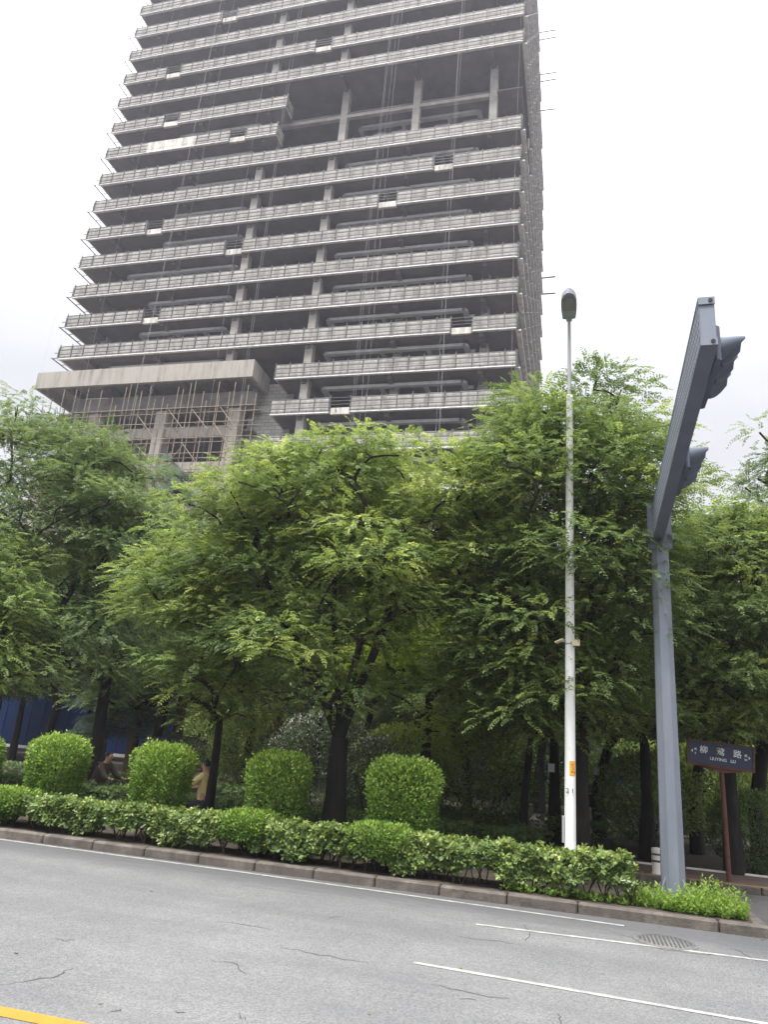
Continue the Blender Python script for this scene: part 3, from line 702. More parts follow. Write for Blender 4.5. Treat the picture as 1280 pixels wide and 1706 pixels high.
tree('park_tree', 'yellow green tree with slim black trunk lit behind the big forked tree', (x,18.2,0),
     [(x,18.2,1.6),(x,18.2,2.6),(x+.03,18.2,3.2)], .15,
     [blob(690,1060,80,60,18.2,1.8), blob(760,1090,70,60,18,1.6), blob(700,960,90,70,18.4,2), blob(800,930,80,70,18.6,1.8), blob(640,1120,50,50,18.2,1.3), blob(740,1210,50,45,17.8,.9)],
     85, 34, 'lime', tbase=.5, group='park trees behind the sidewalk')
# darker trees filling the park behind
bgt = [(455,20.5,'bark_red','reddish straight trunked tree standing behind the second privet cube from the right',[(440,1040,110,90),(470,1130,60,50)],.15,'dark'),
 (250,22,'bark','dark tree with twin trunks behind the gap between the two left privet cubes',[(240,1000,120,110),(260,1100,90,60),(200,1150,60,40)],.2,'dark'),
 (60,23,'bark','leaning dark tree before the blue hoarding at the left',[(60,1060,120,80),(20,960,100,80)],.17,'dark'),
 (405,26,'bark','shaded tree deep in the park left of the big forked trunk',[(400,960,110,110),(380,1090,70,50)],.16,'dark'),
 (600,25,'bark','slim shaded tree right behind the big forked trunk',[(610,1020,110,100),(640,1120,60,50)],.15,'dark'),
 (872,17.6,'bark','slim dark trunked tree left of the white lamp post',[(850,1100,90,70),(870,1000,90,80),(830,1180,60,40)],.10,'dark'),
 (925,20,'bark','dark tree with pale tag on its trunk left of the lamp post',[(930,1090,110,80),(930,1180,70,40)],.16,'dark'),
 (1000,22,'bark','forked dark tree with pale tag on its trunk right of the lamp post',[(1010,1080,120,90),(1040,1180,80,50)],.18,'dark'),
 (1075,18.4,'bark','dark tree close behind the grey traffic signal pole',[(1080,1050,90,90),(1070,1150,90,60)],.15,'dark'),
 (1158,21,'bark','twin stemmed dark tree just left of the street name sign',[(1150,1060,110,90),(1160,1170,80,50)],.15,'dark'),
 (1262,20,'bark','thick dark trunk right of the street name sign',[(1260,1080,100,90),(1250,1180,80,50)],.2,'dark'),
 (780,23,'bark','shaded tree deep behind the rightmost privet cube',[(780,1080,100,80),(790,1180,90,50)],.16,'dark'),
 (1110,28,'bark','distant dark tree seen behind the traffic signal pole',[(1110,1020,130,110),(1110,1160,120,60)],.2,'dark'),
 (900,30,'bark','distant dark tree deep behind the lamp post',[(900,1040,150,110),(900,1170,130,60)],.2,'dark'),
 (160,30,'bark','distant dark tree before the blue hoarding behind the left cubes',[(160,1000,150,100),(120,900,110,80)],.2,'dark'),
 (520,32,'bark','distant dark tree behind the white flowering shrub',[(520,1000,150,110),(540,1120,110,40)],.2,'dark'),
 (690,33,'bark','distant dark tree behind the yellow green tree',[(690,1010,150,100),(690,1100,110,50)],.2,'dark'),
 (1270,29,'bark','distant dark tree at the right edge behind the thick trunk',[(1270,1020,130,100),(1260,1160,110,60)],.2,'dark')]
for px, y, bk, lab, bl, r0, lm in bgt:
    x = g(px, y); far = y > 24
    top = at(px, bl[0][1]+bl[0][3]*.5, y).z; fz = max(2.4, top*.55)
    tree('park_tree', lab, (x,y,0), [(x+rnd.uniform(-.1,.1),y,fz*.5),(x+rnd.uniform(-.25,.25),y,fz)], r0,
         [blob(a,b_,c,d,y,min(c/ppm(a,b_,y),2.6)) for a,b_,c,d in bl], 75 if far else 80, 30, lm, bk, r=.75 if far else .6, Ln=.5 if far else .4, npair=4, ll=.17 if far else .13, lw=.065 if far else .05, tbase=.45, group='park trees behind the sidewalk', tip=.015)
for i, (px, y) in enumerate(((-210,34),(-130,31),(-60,33),(10,30.5),(-30,40),(130,39),(300,40.5),(440,38),(575,40),(720,38.5),(850,40),(985,38),(1110,40),(1235,39),(1340,40))):  # those beyond the left edge are unseen, added to shade the hoarding
    x = g(px, y); top = 9.5+rnd.uniform(-1,1.2); h2 = 2.9 if px < 250 else 1.9
    tree('park_tree', 'shaded tree in the far row close in front of the blue hoarding', (x,y,0), [(x,y,1.4),(x+rnd.uniform(-.2,.2),y,2.8)], .16,
         [((x,y,top*.62),2.9,2.2,top*.30), ((x+rnd.uniform(-1,1),y-.5,h2+1.6),2.6,1.6,1.3)], 62, 26, 'dark', r=1.0, Ln=.7, npair=4, ll=.26, lw=.10, tbase=.4, group='far trees before the blue hoarding', tip=.02)
b = None
for o in [o for o in C.objects if o.get('label','').find('pale tag') >= 0]:
    t_ = MB().box((o.location.x-.16,o.location.y-.27,1.62), (o.location.x+.0,o.location.y-.25,1.82)); part(t_, 'tree_tag', M['sign_white'], o)

# cedar with drooping boughs
def cedar(label, px, ptop, y, h0, wid, n, sag=.5):
    x = g(px, y); top = at(px, ptop, y); base = (x,y,0); root = thing('cedar_tree', label, 'tree', base, 'cedars in the park')
    b = MB().path([(x,y,0),(x+.02,y,top.z*.5),(top.x,y,top.z)], [.22,.14,.015], 7)
    P, D, Ln, T = [], [], [], []
    for i in range(n):
        u = rnd.random()**.8; z = h0+(top.z-h0)*u; L_ = wid*(1-u)**.75*rnd.uniform(.6,1.1)+.25; a = rnd.uniform(0, 2*math.pi); d = Vector((math.cos(a), math.sin(a), .15))
        pts = [Vector((x+(top.x-x)*z/top.z,y,z))+d*(L_*s)+Vector((0,0,-sag*L_*s*s)) for s in (0,.35,.7,1)]
        b.path(pts, [.03,.022,.014,.006], 4)
        m_ = int(26+30*L_)
        for k in range(m_):
            s = rnd.uniform(.1,1); f = s*3; j = min(2, int(f)); p = pts[j].lerp(pts[j+1], f-j)
            side = Vector((-d.y,d.x,0))*rnd.uniform(-1,1)
            P.append(p+side*.08); D.append((d*.5+side*.8+Vector((0,0,-.5))).normalized()); Ln.append(rnd.uniform(.18,.42)); T.append(rnd.uniform(.25,.8))
    part(b, 'trunk', M['bark_red'], root)
    P = np.array(P); D = np.array(D); n_ = len(P)
    V, Q, t = fronds(P, D, np.array(Ln), 5, .12, .02, np.full(n_,.55), np.array(T)); npmesh('crown', V, Q, LM['cedar'], root, t, off=base)
cedar('blue green cedar with drooping boughs rising in front of the pipe scaffold', 283, 752, 25, 1.5, 4.6, 110)
cedar('thin cedar tip poking above the big tree beside the lower parapet band', 489, 730, 30, 3, 2.8, 70)
cedar('shaded cedar with feathery boughs low behind the left privet cubes', 210, 985, 23, 1.6, 1.7, 90, .25)

# shrubs
def P_(c, d, f): return d[:,0]*f+d[:,2]*f*.8+c[0]*5+3*np.sin(d[:,1]*f*.5)
def shrub(name, label, c, rx, ry, rz, n, lm, ll, lw, tb, group=None, boxy=0, stems=10, tv=.2, taper=0.):
    root = thing(name, label, 'shrub', (c[0],c[1],0 if c[2]-rz < .05 else .12), group); off = tuple(root.location)
    d = rdir(n)
    if boxy:
        dn = d; d = d*np.minimum(1.36, 1/np.sum(np.abs(d)**boxy, axis=1)**(1/boxy))[:,None]
    lump = 1+.05*np.sin(d[:,0]*7+c[0]*3)*np.sin(d[:,2]*6+1)+.03*np.sin(d[:,1]*13+d[:,0]*9)
    rr = (1-np.abs(rng.normal(size=n))*.13)*lump+np.where(rng.random(n) < .08, rng.uniform(0,.12,n)*(.4+.6*np.clip(d[:,2]*2,0,1)), 0)
    ex = .6*np.maximum(0, np.sin(P_(c,d,17))*np.sin(P_(c,d,23)+1))
    rr = rr-.11*ex*(rng.random(n) < .9)
    P = np.array(c)+d*np.array([rx,ry,rz])*rr[:,None]
    P[:,0] = c[0]+(P[:,0]-c[0])*(1-taper*np.clip(.3-d[:,2],0,1)); P[:,1] = c[1]+(P[:,1]-c[1])*(1-taper*np.clip(.3-d[:,2],0,1))
    P[:,2] = np.maximum(P[:,2], off[2]+.05)
    D = norm(d*.6+rdir(n)*.8+np.array([0,0,.45])); Nn = norm(d*.6+rdir(n)*.7+np.array([0,0,.6]))
    l = ll*rng.uniform(.65,1.25,n); V, Q = leaves(P, D, Nn, l, l*(lw/ll))
    t = tb+rng.normal(size=n)*tv+.28*np.clip(d[:,2],-.6,1)*(rr > .9)  # leaves lighter towards the top: overhead light put into the tint
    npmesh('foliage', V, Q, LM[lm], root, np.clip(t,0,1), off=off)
    b = MB()
    for i in range(stems):
        a = rnd.uniform(0,6.28); q = rnd.uniform(.1,.6); s0 = (c[0]+rx*.3*math.cos(a)*q, c[1]+ry*.3*math.sin(a)*q, off[2]-.02)
        e_ = (c[0]+rx*.85*math.cos(a), c[1]+ry*.85*math.sin(a), c[2]+rz*rnd.uniform(-.2,.6)); mid = (Vector(s0)+Vector(e_))/2+Vector((0,0,.1)); b.path([s0, mid, e_], [.018,.012,.005], 5)
    part(b, 'stems', M['twig'], root); return root
GC = 'privet bushes clipped into cubes'
for (x0,x1,yt,lab) in ((-95,3,1225,'clipped privet cube cut off by the left edge of the view'),(37,153,1224,'clipped privet cube leftmost of those seen whole'),
        (212,331,1238,'clipped privet cube with the yellow shirted rider showing at its right'),(405,528,1252,'clipped privet cube left of the thick forked trunk'),(605,746,1262,'broadest clipped privet cube right of the thick forked trunk')):
    y = 12.35; a = at(x0,1270,12.0).x+.05; b_ = at(x1,1270,12.62).x-.05; zt = at((x0+x1)/2, yt, y-.3).z; zb = .30
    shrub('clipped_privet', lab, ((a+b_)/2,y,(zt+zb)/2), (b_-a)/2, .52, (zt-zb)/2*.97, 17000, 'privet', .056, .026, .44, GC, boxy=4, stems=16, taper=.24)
shrub('flowering_shrub', 'grey green shrub dotted with white flowers behind the big forked trunk', (at(540,1240,17.5).x,17.5,1.35), 1.5, 1.0, 1.3, 9000, 'flower', .075, .035, .45, None, stems=12, tv=.3)
shrub('flowering_shrub', 'pale flowered shrub seen just right of the big forked trunk', (at(625,1260,17.0).x,17.0,1.1), .7, .7, 1.05, 5000, 'flower', .07, .035, .5, None, stems=9, tv=.3)
shrub('round_shrub', 'dark rounded shrub behind the street sign post', (at(1262,1395,17.2).x,17.2,.85), .95, .8, .8, 7000, 'shrub', .07, .032, .4)
for px, y in ((350,36),(470,34),(570,37),(690,35),(790,36.5),(1060,34),(1170,36),(1290,35),(900,37)):
    shrub('park_shrub', 'dark shrub deep in the shade before the blue hoarding', (at(px,1290,y).x,y,1.5), 2.3, 1.1, 1.5, 3500, 'soap', .22, .10, .4, 'far shrubs before the blue hoarding', stems=6)
for px, y, zc_, rx, rz, lab in ((660,19.5,1.3,1.3,1.2,'leafy dark shrub behind the rightmost privet cube'),(800,19,1.4,1.4,1.3,'leafy dark shrub between privet cube and lamp post'),(1180,23,1.6,1.6,1.5,'sunlit edged shrub deep behind the street sign'),(1080,20.5,1.2,1.3,1.1,'low dark shrub behind the signal pole'),(420,22,1.4,1.5,1.3,'dark shrub deep behind the middle privet cube')):
    shrub('park_shrub', lab, (at(px,1290,y).x,y,zc_), rx, .9, rz, 7000, 'lime' if px == 1180 else 'soap', .10, .045, .45, 'dark shrubs in the park', stems=8)

def hedge(name, label, x0, x1, y0, y1, zb, ztop, n, lm, ll, lw, tb, stems, red=0., rosette=7, gap=0.):
    root = thing(name, label, 'hedge', ((x0+x1)/2,(y0+y1)/2,.1)); off = tuple(root.location)
    m_ = n//rosette; X = rng.uniform(x0,x1,m_)
    zt = lambda X: ztop(X)+.02*np.sin(X*5.1)+.015*np.sin(X*11.7+1)+.02*np.sin(X*23)
    f = rng.random(m_); Y = rng.uniform(y0,y1,m_); Z = np.empty(m_); nx = np.zeros((m_,3))
    top = f < .40; fr = (f >= .40) & (f < .80); bk_ = f >= .80
    zl = zb+.08*np.sin(X*3.3)+.06*np.sin(X*8.1)
    Z[top] = zt(X)[top]; nx[top] = (0,0,1)
    for msk, yv, s in ((fr,y0,-1),(bk_,y1,1)):
        u = rng.random(m_)**.8; Z[msk] = (zl+(zt(X)-zl)*u)[msk]; nx[msk] = (0,s,.35)
        Y[msk] = yv+s*(.04*np.sin(X*4.3+Z*3)+.03*np.sin(X*9+Z*8))[msk]-s*.10*np.clip((Z-zl)/.5-.6,0,1)[msk]
    P = np.stack([X,Y,Z],1)-norm(nx)*np.abs(rng.normal(size=m_)*.09)[:,None]+rng.normal(size=(m_,3))*.02
    ax = norm(nx+rdir(m_)*.55+np.array([0,0,.55]))
    P = np.repeat(P,rosette,0); A = np.repeat(ax,rosette,0); k = len(P)
    side = norm(np.cross(A, rdir(k))); tl = np.tile(rng.random(rosette),m_)[:,None]*.3+rng.uniform(.05,.75,k)[:,None]
    D = norm(side+A*tl); l = ll*rng.uniform(.6,1.2,k)
    V, Q = hexleaves(P+D*.01, D, A, l, l*(lw/ll))
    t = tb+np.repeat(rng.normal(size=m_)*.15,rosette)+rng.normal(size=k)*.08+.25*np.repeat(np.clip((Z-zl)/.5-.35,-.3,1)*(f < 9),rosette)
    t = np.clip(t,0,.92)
    if red:
        rm = np.repeat((rng.random(m_) < red*np.where(X < -6.3, 5, 1)) & top, rosette); t = np.where(rm, rng.uniform(.95,1,k), t)
    npmesh('foliage', V, Q, LM[lm], root, t, off=off)
    b = MB(); x = x0+.05
    while x < x1:
        y = rnd.uniform(y0+.1,y1-.1); c = (x,y,.1); ym = (y0+y1)/2; b.path([(x-.75,ym,.09),(x,ym,.09)], .012, 4); b.path([(x,ym,.09),(x,y,.1)], .010, 4)
        for j in range(rnd.choice((2,3,3))):
            e_ = (x+rnd.uniform(-.16,.16), y+rnd.uniform(-.16,.16), zb+rnd.uniform(.1,.3)); mid = (Vector(c)+Vector(e_))/2+Vector((rnd.uniform(-.04,.04),0,0)); b.path([c,mid,e_], [.012,.009,.006], 5)
        x += rnd.uniform(.10,.24)*stems
    part(b, 'stems', M['twig'], root); return root
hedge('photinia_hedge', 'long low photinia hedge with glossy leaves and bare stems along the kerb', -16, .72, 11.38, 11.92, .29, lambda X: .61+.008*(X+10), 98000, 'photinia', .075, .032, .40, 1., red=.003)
GP = 'low privet patches in the kerb hedge'
for a, c, yy, lab in ((-40,62,1312,'low privet patch in the kerb hedge at the left edge'),(378,462,1350,'low privet patch in the kerb hedge below the cube left of the trunk'),(588,690,1372,'low privet patch in the kerb hedge below the broadest cube')):
    y = 11.75; x0 = at(a,1370,y).x; x1 = at(c,1370,y).x; zt = at((a+c)/2,yy,y).z
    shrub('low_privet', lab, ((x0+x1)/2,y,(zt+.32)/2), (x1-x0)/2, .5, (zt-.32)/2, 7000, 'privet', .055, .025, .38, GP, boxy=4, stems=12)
hedge('clipped_hedge', 'low dark clipped hedge along the sidewalk behind the privet cubes', -16, -.7, 15.1, 15.7, .2, lambda X: .60+0*X, 21000, 'shrub', .075, .035, .55, 2., rosette=5)
hedge('clipped_hedge', 'second low clipped hedge further back across the sidewalk', -18, 1.0, 18.6, 19.4, .15, lambda X: .62+0*X, 15000, 'shrub', .09, .04, .55, 3., rosette=5)

# weeds at the foot of the pole (ground cover)
P, D, T = [], [], []
for cx, cy, rx, ry, h, n in ((.95,11.6,.32,.22,.20,170),(1.75,11.75,.42,.3,.26,330),(1.35,11.5,.3,.12,.14,120),(.3,11.5,.5,.12,.08,60),(1.55,11.42,.5,.08,.16,150),(2.0,11.5,.12,.12,.16,60),(-.6,11.45,.5,.08,.07,40)):
    for i in range(n):
        a = rnd.uniform(0,6.28); q = rnd.random()**.5; s = Vector((cx+rx*q*math.cos(a), cy+ry*q*math.sin(a), .13)); hh = h*rnd.uniform(.6,1.7)*(1.1-.5*q); tip = s+Vector((rnd.gauss(0,.05), rnd.gauss(0,.05), hh))
        for k in range(9):
            u = (k+.5)/9; P.append(s.lerp(tip,u)); D.append(Vector((rnd.gauss(0,1),rnd.gauss(0,1),.9)).normalized()); T.append(.3+.45*u+rnd.gauss(0,.12))
P = np.array(P); D = np.array(D); l = rng.uniform(.03,.075,len(P)); V, Q = leaves(P, D, norm(rdir(len(P))+np.array([0,0,.8])), l, l*.38)
tag(npmesh('weeds', V, Q, LM['weed'], None, np.clip(T,0,1)), 'bright green weeds growing round the foot of the signal pole', 'weeds', kind='stuff')

# ------------------------------------------------------------------ street lamp
lx, ly = -.115, 12.2
lamp = thing('street_lamp', 'tall white street lamp post with grey oval head standing in the hedge', 'street lamp', (lx,ly,.13))
part(MB().lathe([(.10,0),(.10,.02),(.088,.03),(.086,.7),(.056,7.95),(.058,7.96),(.058,8.02),(.03,8.03)], (lx,ly,.13), 20), 'pole', M['pole_white'], lamp)
part(MB().path([(lx,ly,8.1),(lx,ly,9.2),(lx,ly-.03,9.5),(lx,ly-.12,9.68)], [.034,.032,.031,.03], 12), 'spigot', M['pole_grey'], lamp)
ax = Vector((0,-1,.10)).normalized(); c0 = Vector((lx,ly-.10,9.66)); upv = Vector((0,.10,1)).normalized()
def head(prof, dz0, dz1, inset=0):      # outline (along, half-width) swept between two heights
    pts = [c0+ax*a+Vector((w,0,0)) for a, w in prof]+[c0+ax*a-Vector((w,0,0)) for a, w in reversed(prof) if w > 0]
    return [p+upv*dz0 for p in pts], upv*(dz1-dz0)
pr = [(.05,.035),(.07,.115),(.30,.135),(.48,.138),(.62,.125),(.72,.09),(.77,.04),(.785,0)]
b = MB(); p_, e_ = head(pr, -.03, .07); b.prism(p_, e_)
p_, e_ = head([(a*.86+.06, w*.72) for a, w in pr], .069, .13); b.prism(p_, e_)
b.prism([c0+ax*.0+Vector((s*.05,0,0))+upv*t for s, t in ((-1,-.04),(1,-.04),(1,.06),(-1,.06))], ax*.09)
part(b, 'lamp_head', M['lamp_grey'], lamp)
gl = [(.31,.108),(.48,.118),(.60,.108),(.69,.078),(.735,.035),(.745,0)]
b = MB(); p_, e_ = head(gl, -.045, -.031); b.prism(p_, e_); p_, e_ = head([(.36,.08),(.48,.09),(.58,.08),(.66,.05),(.68,0)], -.07, -.046); b.prism(p_, e_)
part(b, 'lamp_glass', M['lamp_glass'], lamp)
zc = 3.70
b = MB(); b.lathe([(.079,-.012),(.081,0),(.079,.012)], (lx,ly,zc), 16); b.bar((lx+.02,ly-.07,zc+.02),(lx+.07,ly-.13,zc+.02),.02,.02); b.bar((lx-.06,ly-.03,zc+.03),(lx-.13,ly-.06,zc+.03),.02,.02)
part(b, 'strap', M['pole_grey'], lamp)
part(MB().box((lx+.035,ly-.19,zc-.045), (lx+.155,ly-.13,zc+.05)), 'floodlight', M['beige'], lamp)
b = MB(); b.bar((lx-.10,ly-.10,zc+.06), (lx-.22,ly-.07,zc+.005), .13, .02); part(b, 'floodlight', M['beige'], lamp)
part(MB().box((lx-.118,ly-.05,.75), (lx-.085,ly+.02,1.12)), 'junction_box', M['pole_grey'], lamp)
# sticker wrapped on the pole, facing right of the camera
b = MB(); zs0, zs1 = at(955,1293,12.12).z, at(955,1268,12.12).z; rr = .0845
A = [R(-95+i*11) for i in range(7)]
V = [(lx+rr*math.cos(a), ly+rr*math.sin(a), z) for z in (zs0, zs1) for a in A]
b.add(V, [(i,i+1,8+i,7+i) for i in range(6)]); part(b, 'sticker', M['orange'], lamp)
b = MB()
for i, (u, z, w, h) in enumerate(((.3,.75,.3,.03),(.3,.6,.35,.02),(.45,.45,.3,.02),(.25,.25,.3,.05),(.7,.2,.2,.08))):
    for t_ in range(3):
        a0 = R(-95+66*(u+w*t_/3)); a1 = R(-95+66*(u+w*(t_+1)/3)); zz = zs0+(zs1-zs0)*z
        b.add([(lx+(rr+.002)*math.cos(a0),ly+(rr+.002)*math.sin(a0),zz),(lx+(rr+.002)*math.cos(a1),ly+(rr+.002)*math.sin(a1),zz),(lx+(rr+.002)*math.cos(a1),ly+(rr+.002)*math.sin(a1),zz+h*.25),(lx+(rr+.002)*math.cos(a0),ly+(rr+.002)*math.sin(a0),zz+h*.25)], [(0,1,2,3)])
part(b, 'sticker_print', M['black'], lamp)

def text_mesh(txt, size, bold=0.):
    cu = bpy.data.curves.new('t', 'FONT'); cu.body = txt; cu.size = size; cu.align_x = 'CENTER'; cu.align_y = 'CENTER'; cu.extrude = .002; cu.offset = bold; cu.resolution_u = 3
    o = bpy.data.objects.new('t', cu); C.objects.link(o)
    dg = bpy.context.evaluated_depsgraph_get(); me = bpy.data.meshes.new_from_object(o.evaluated_get(dg)); bpy.data.objects.remove(o); return me
def lettering(txt, size, pos, root, mt, bold=0., roll=0., name='lettering', yaw=0):
    me = text_mesh(txt, size, bold); me.name = name; me.materials.clear(); me.materials.append(mt)
    o = bpy.data.objects.new(name, me); C.objects.link(o); o.parent = root
    o.location = Vector(pos)-root.location; o.rotation_euler = (R(90), roll, yaw); return o
zz = at(951,1318,12.11).z
lettering('2 1', .10, (lx+.0, ly-.088, zz), lamp, M['black'], name='number')

# ------------------------------------------------------------------ traffic signal gantry
gx_, gy_ = 1.335, 12.46
gan = thing('signal_gantry', 'grey traffic signal pole with long perforated box arm reaching over the road', 'traffic light', (gx_,gy_,.13))
b = MB(); V = []
prof = [(.165,0),(.128,5.95)]
for r_, z in prof:
    for i in range(8):
        a = math.pi/8+i*math.pi/4; V.append((gx_+r_*1.08*math.cos(a), gy_+r_*1.08*math.sin(a), .13+z))
b.add(V, [(i,(i+1)%8,8+(i+1)%8,8+i) for i in range(8)]+[tuple(range(7,-1,-1)), tuple(range(8,16))])
part(b, 'pole', M['gantry'], gan)
b = MB(); b.box((gx_-.27,gy_-.27,.13), (gx_+.27,gy_+.27,.155))
for a in range(4):
    d = Vector((math.cos(R(45+90*a)), math.sin(R(45+90*a)), 0)); c = Vector((gx_,gy_,.156)); n_ = Vector((-d.y,d.x,0))*.008
    b.prism([c+d*.15-n_, c+d*.33-n_, c+d*.15+Vector((0,0,.28))-n_], n_*2)
part(b, 'base_plate', M['gantry'], gan)
for a in range(8):
    c = (gx_+.23*math.cos(a*math.pi/4), gy_+.23*math.sin(a*math.pi/4), .155); part(MB().tube(c, (c[0],c[1],.20), .018, n=6), 'bolt', M['pole_grey'], gan)
# arm: a closed box, perforated on its two flanks
def arm_z(y): return 5.98+(5.47-5.98)*(y-7)/(12.42-7)
AH, AW, y0_, y1_ = .56, .165, 7.0, 12.33
xa = gx_-AW/2-.035
def slab(x0, x1, d0, d1, ya, yb): 
    m_ = MB(); za, zb_ = arm_z(ya), arm_z(yb)
    V = [(x0,ya,za+d0),(x1,ya,za+d0),(x1,yb,zb_+d0),(x0,yb,zb_+d0),(x0,ya,za+d1),(x1,ya,za+d1),(x1,yb,zb_+d1),(x0,yb,zb_+d1)]
    return m_.add(V, [(0,3,2,1),(4,5,6,7),(0,1,5,4),(1,2,6,5),(2,3,7,6),(3,0,4,7)])
part(slab(xa,xa+AW,0,.035,y0_,y1_), 'arm_bottom', M['gantry_dark'], gan)
part(slab(xa,xa+AW,AH-.035,AH,y0_,y1_), 'arm_top', M['gantry_dark'], gan)
part(slab(xa+.004,xa+.010,.036,AH-.036,y0_+.02,y1_), 'side_panel', M['perf'], gan)
part(slab(xa+AW-.010,xa+AW-.004,.036,AH-.036,y0_+.02,y1_), 'side_panel', M['perf'], gan)
b = MB()
for y in np.arange(y0_+.03, y1_, .66): s_ = slab(xa+.012,xa+AW-.012,.037,AH-.037,y,y+.02); b.add(s_.v, s_.f)
part(b, 'stiffener', M['gantry_dark'], gan)
b = slab(xa+.012,xa+AW-.012,.085,AH-.085,y0_+.004,y0_+.02); s_ = slab(xa+.002,xa+AW-.002,.0,.083,y0_-.012,y0_-.001); b.add(s_.v, s_.f); s_ = slab(xa+.002,xa+AW-.002,AH-.083,AH,y0_-.012,y0_-.001); b.add(s_.v, s_.f)
part(b, 'end_cap', M['gantry'], gan)
b = MB()
for dz in (.042, AH-.042): b.tube((xa+AW-.045,y0_-.013,arm_z(y0_)+dz), (xa+AW-.045,y0_-.02,arm_z(y0_)+dz), .022, n=12)
part(b, 'lifting_hole', M['black'], gan)
b = MB(); b.box((gx_-.19,12.331,5.35), (gx_+.19,12.36,6.15)); b.box((gx_-.15,12.361,5.42), (gx_+.15,12.40,6.08)); b.box((gx_-.02,12.28,5.30),(gx_+.02,12.33,5.47))
part(b, 'arm_flange', M['gantry_dark'], gan)
# two horizontal three-lamp signals on the right flank, visors out to the right
def signal(ya, n=3, d=.385, label=None):
    t_ = thing('traffic_signal', label, 'traffic light', (xa+AW+.09, ya+d*n/2, arm_z(ya+d*n/2)+.2), 'signal heads hung on the gantry arm')
    b = MB(); zt = arm_z(ya)
    b.bbox((xa+AW+.02,ya,zt+.02), (xa+AW+.085,ya+d*n,zt+.44), .02); b.bar((xa+AW-.01,ya+.15,zt+.21),(xa+AW+.03,ya+.15,zt+.21),.05,.05); b.bar((xa+AW-.01,ya+d*n-.15,zt+.21),(xa+AW+.03,ya+d*n-.15,zt+.21),.05,.05)
    part(b, 'housing', M['signal'], t_)
    for i in range(n):
        cy = ya+d*(i+.5); cz = zt+.22; cx = xa+AW+.086; r_ = .152
        b = MB().tube((cx-.02,cy,cz), (cx+.012,cy,cz), r_*.86, n=20); part(b, 'lens', M['black'], t_)
        # cap visor: a tunnel that is long on top and cut away below
        b = MB(); V = []; m_ = 20
        for rr_ in (r_, r_-.008):
            for i2 in range(m_+1):
                a = R(-72+i2*(324/m_)); L_ = .05+.20*max(0., min(1.,(math.sin(a)+.80)/1.25))**.7
                for xx in (0, L_): V.append((cx+xx, cy+rr_*math.cos(a), cz+rr_*math.sin(a)))
        o_ = 2*(m_+1); Fs = []
        for i2 in range(m_):
            q = 2*i2; Fs += [(q,q+2,q+3,q+1), (o_+q,o_+q+1,o_+q+3,o_+q+2), (q+1,q+3,o_+q+3,o_+q+1)]
        b.add(V, Fs, True); part(b, 'visor', M['signal'], t_)
signal(7.28, label='three lamp signal head with cap visors near the free end of the arm')
signal(9.7, label='three lamp signal head with cap visors halfway down the arm, lower in view')

# ------------------------------------------------------------------ street name sign and small bollard
sg = thing('street_sign', 'rust brown framed street name sign with dark blue panel on a post at right', 'street sign', (2.56,15.25,.12))
SX, SY = 2.545, 15.2
part(MB().tube((2.56,15.25,.12), (2.545,15.25,1.98), .044, .042, 12), 'post', M['rust'], sg)
roll = R(4.0); ctr = Vector((2.53,15.17,2.22)); eu = Vector((math.cos(roll),0,-math.sin(roll))); ev = Vector((math.sin(roll),0,math.cos(roll)))
Wd, Hd = .575, .225
def sp(u, v, y): return ctr+eu*u+ev*v+Vector((0,y,0))
def sbox(b, u0, v0, u1, v1, ya, yb): return b.prism([sp(u0,v0,ya),sp(u1,v0,ya),sp(u1,v1,ya),sp(u0,v1,ya)], (0,yb-ya,0))
b = MB(); sbox(b,-Wd,-Hd,Wd,-Hd+.045,-.03,.07); sbox(b,-Wd,Hd-.03,Wd,Hd,-.03,.07); sbox(b,-Wd,-Hd+.0451,-Wd+.035,Hd-.0301,-.028,.07); sbox(b,Wd-.035,-Hd+.0451,Wd,Hd-.0301,-.028,.07)
part(b, 'frame', M['rust'], sg)
b = MB(); sbox(b,-Wd+.0351,-Hd+.0451,Wd-.0351,Hd-.0301,.0,.06); part(b, 'panel', M['sign_blue'], sg)
b = MB(); sbox(b,-.12,-Hd-.07,.12,-Hd-.001,-.0,.06); b.prism([sp(-.42,-Hd-.002,.02),sp(-.121,-Hd-.002,.02),sp(-.121,-Hd-.065,.02)], (0,.025,0)); b.prism([sp(.121,-Hd-.002,.02),sp(.42,-Hd-.002,.02),sp(.121,-Hd-.065,.02)], (0,.025,0))
part(b, 'bracket', M['rust'], sg)
for ch, u in (('柳',-.285),('莺',-.0),('路',.285)): lettering(ch, .145, sp(u,.052,-.003), sg, M['sign_white'], .0012, roll)
lettering('LIUYING', .075, sp(-.035,-.078,-.003), sg, M['sign_white'], .0008, roll); lettering('LU', .075, sp(.215,-.078,-.003), sg, M['sign_white'], .0016, roll)
lettering('东', .05, sp(-.425,.05,-.003), sg, M['sign_white'], .001, roll); lettering('E', .05, sp(-.425,-.02,-.003), sg, M['sign_white'], .001, roll)
lettering('西', .05, sp(.425,.05,-.003), sg, M['sign_white'], .001, roll); lettering('W', .05, sp(.425,-.02,-.003), sg, M['sign_white'], .001, roll)
b = MB(); b.prism([sp(-.50,.02,-.003),sp(-.472,-.012,-.003),sp(-.472,.052,-.003)], (0,.002,0)); b.prism([sp(.50,.02,-.003),sp(.472,.052,-.003),sp(.472,-.012,-.003)], (0,.002,0)); part(b, 'arrow', M['sign_white'], sg)
p = (1.36,15.12,.12)
bo = thing('bollard', 'short grey white ringed bollard on the sidewalk beside the signal pole', 'bollard', p)
part(MB().lathe([(.10,0),(.10,.03),(.088,.04),(.092,.40),(.086,.43),(.03,.44)], p, 16), 'body', M['plinth'], bo)
b = MB()
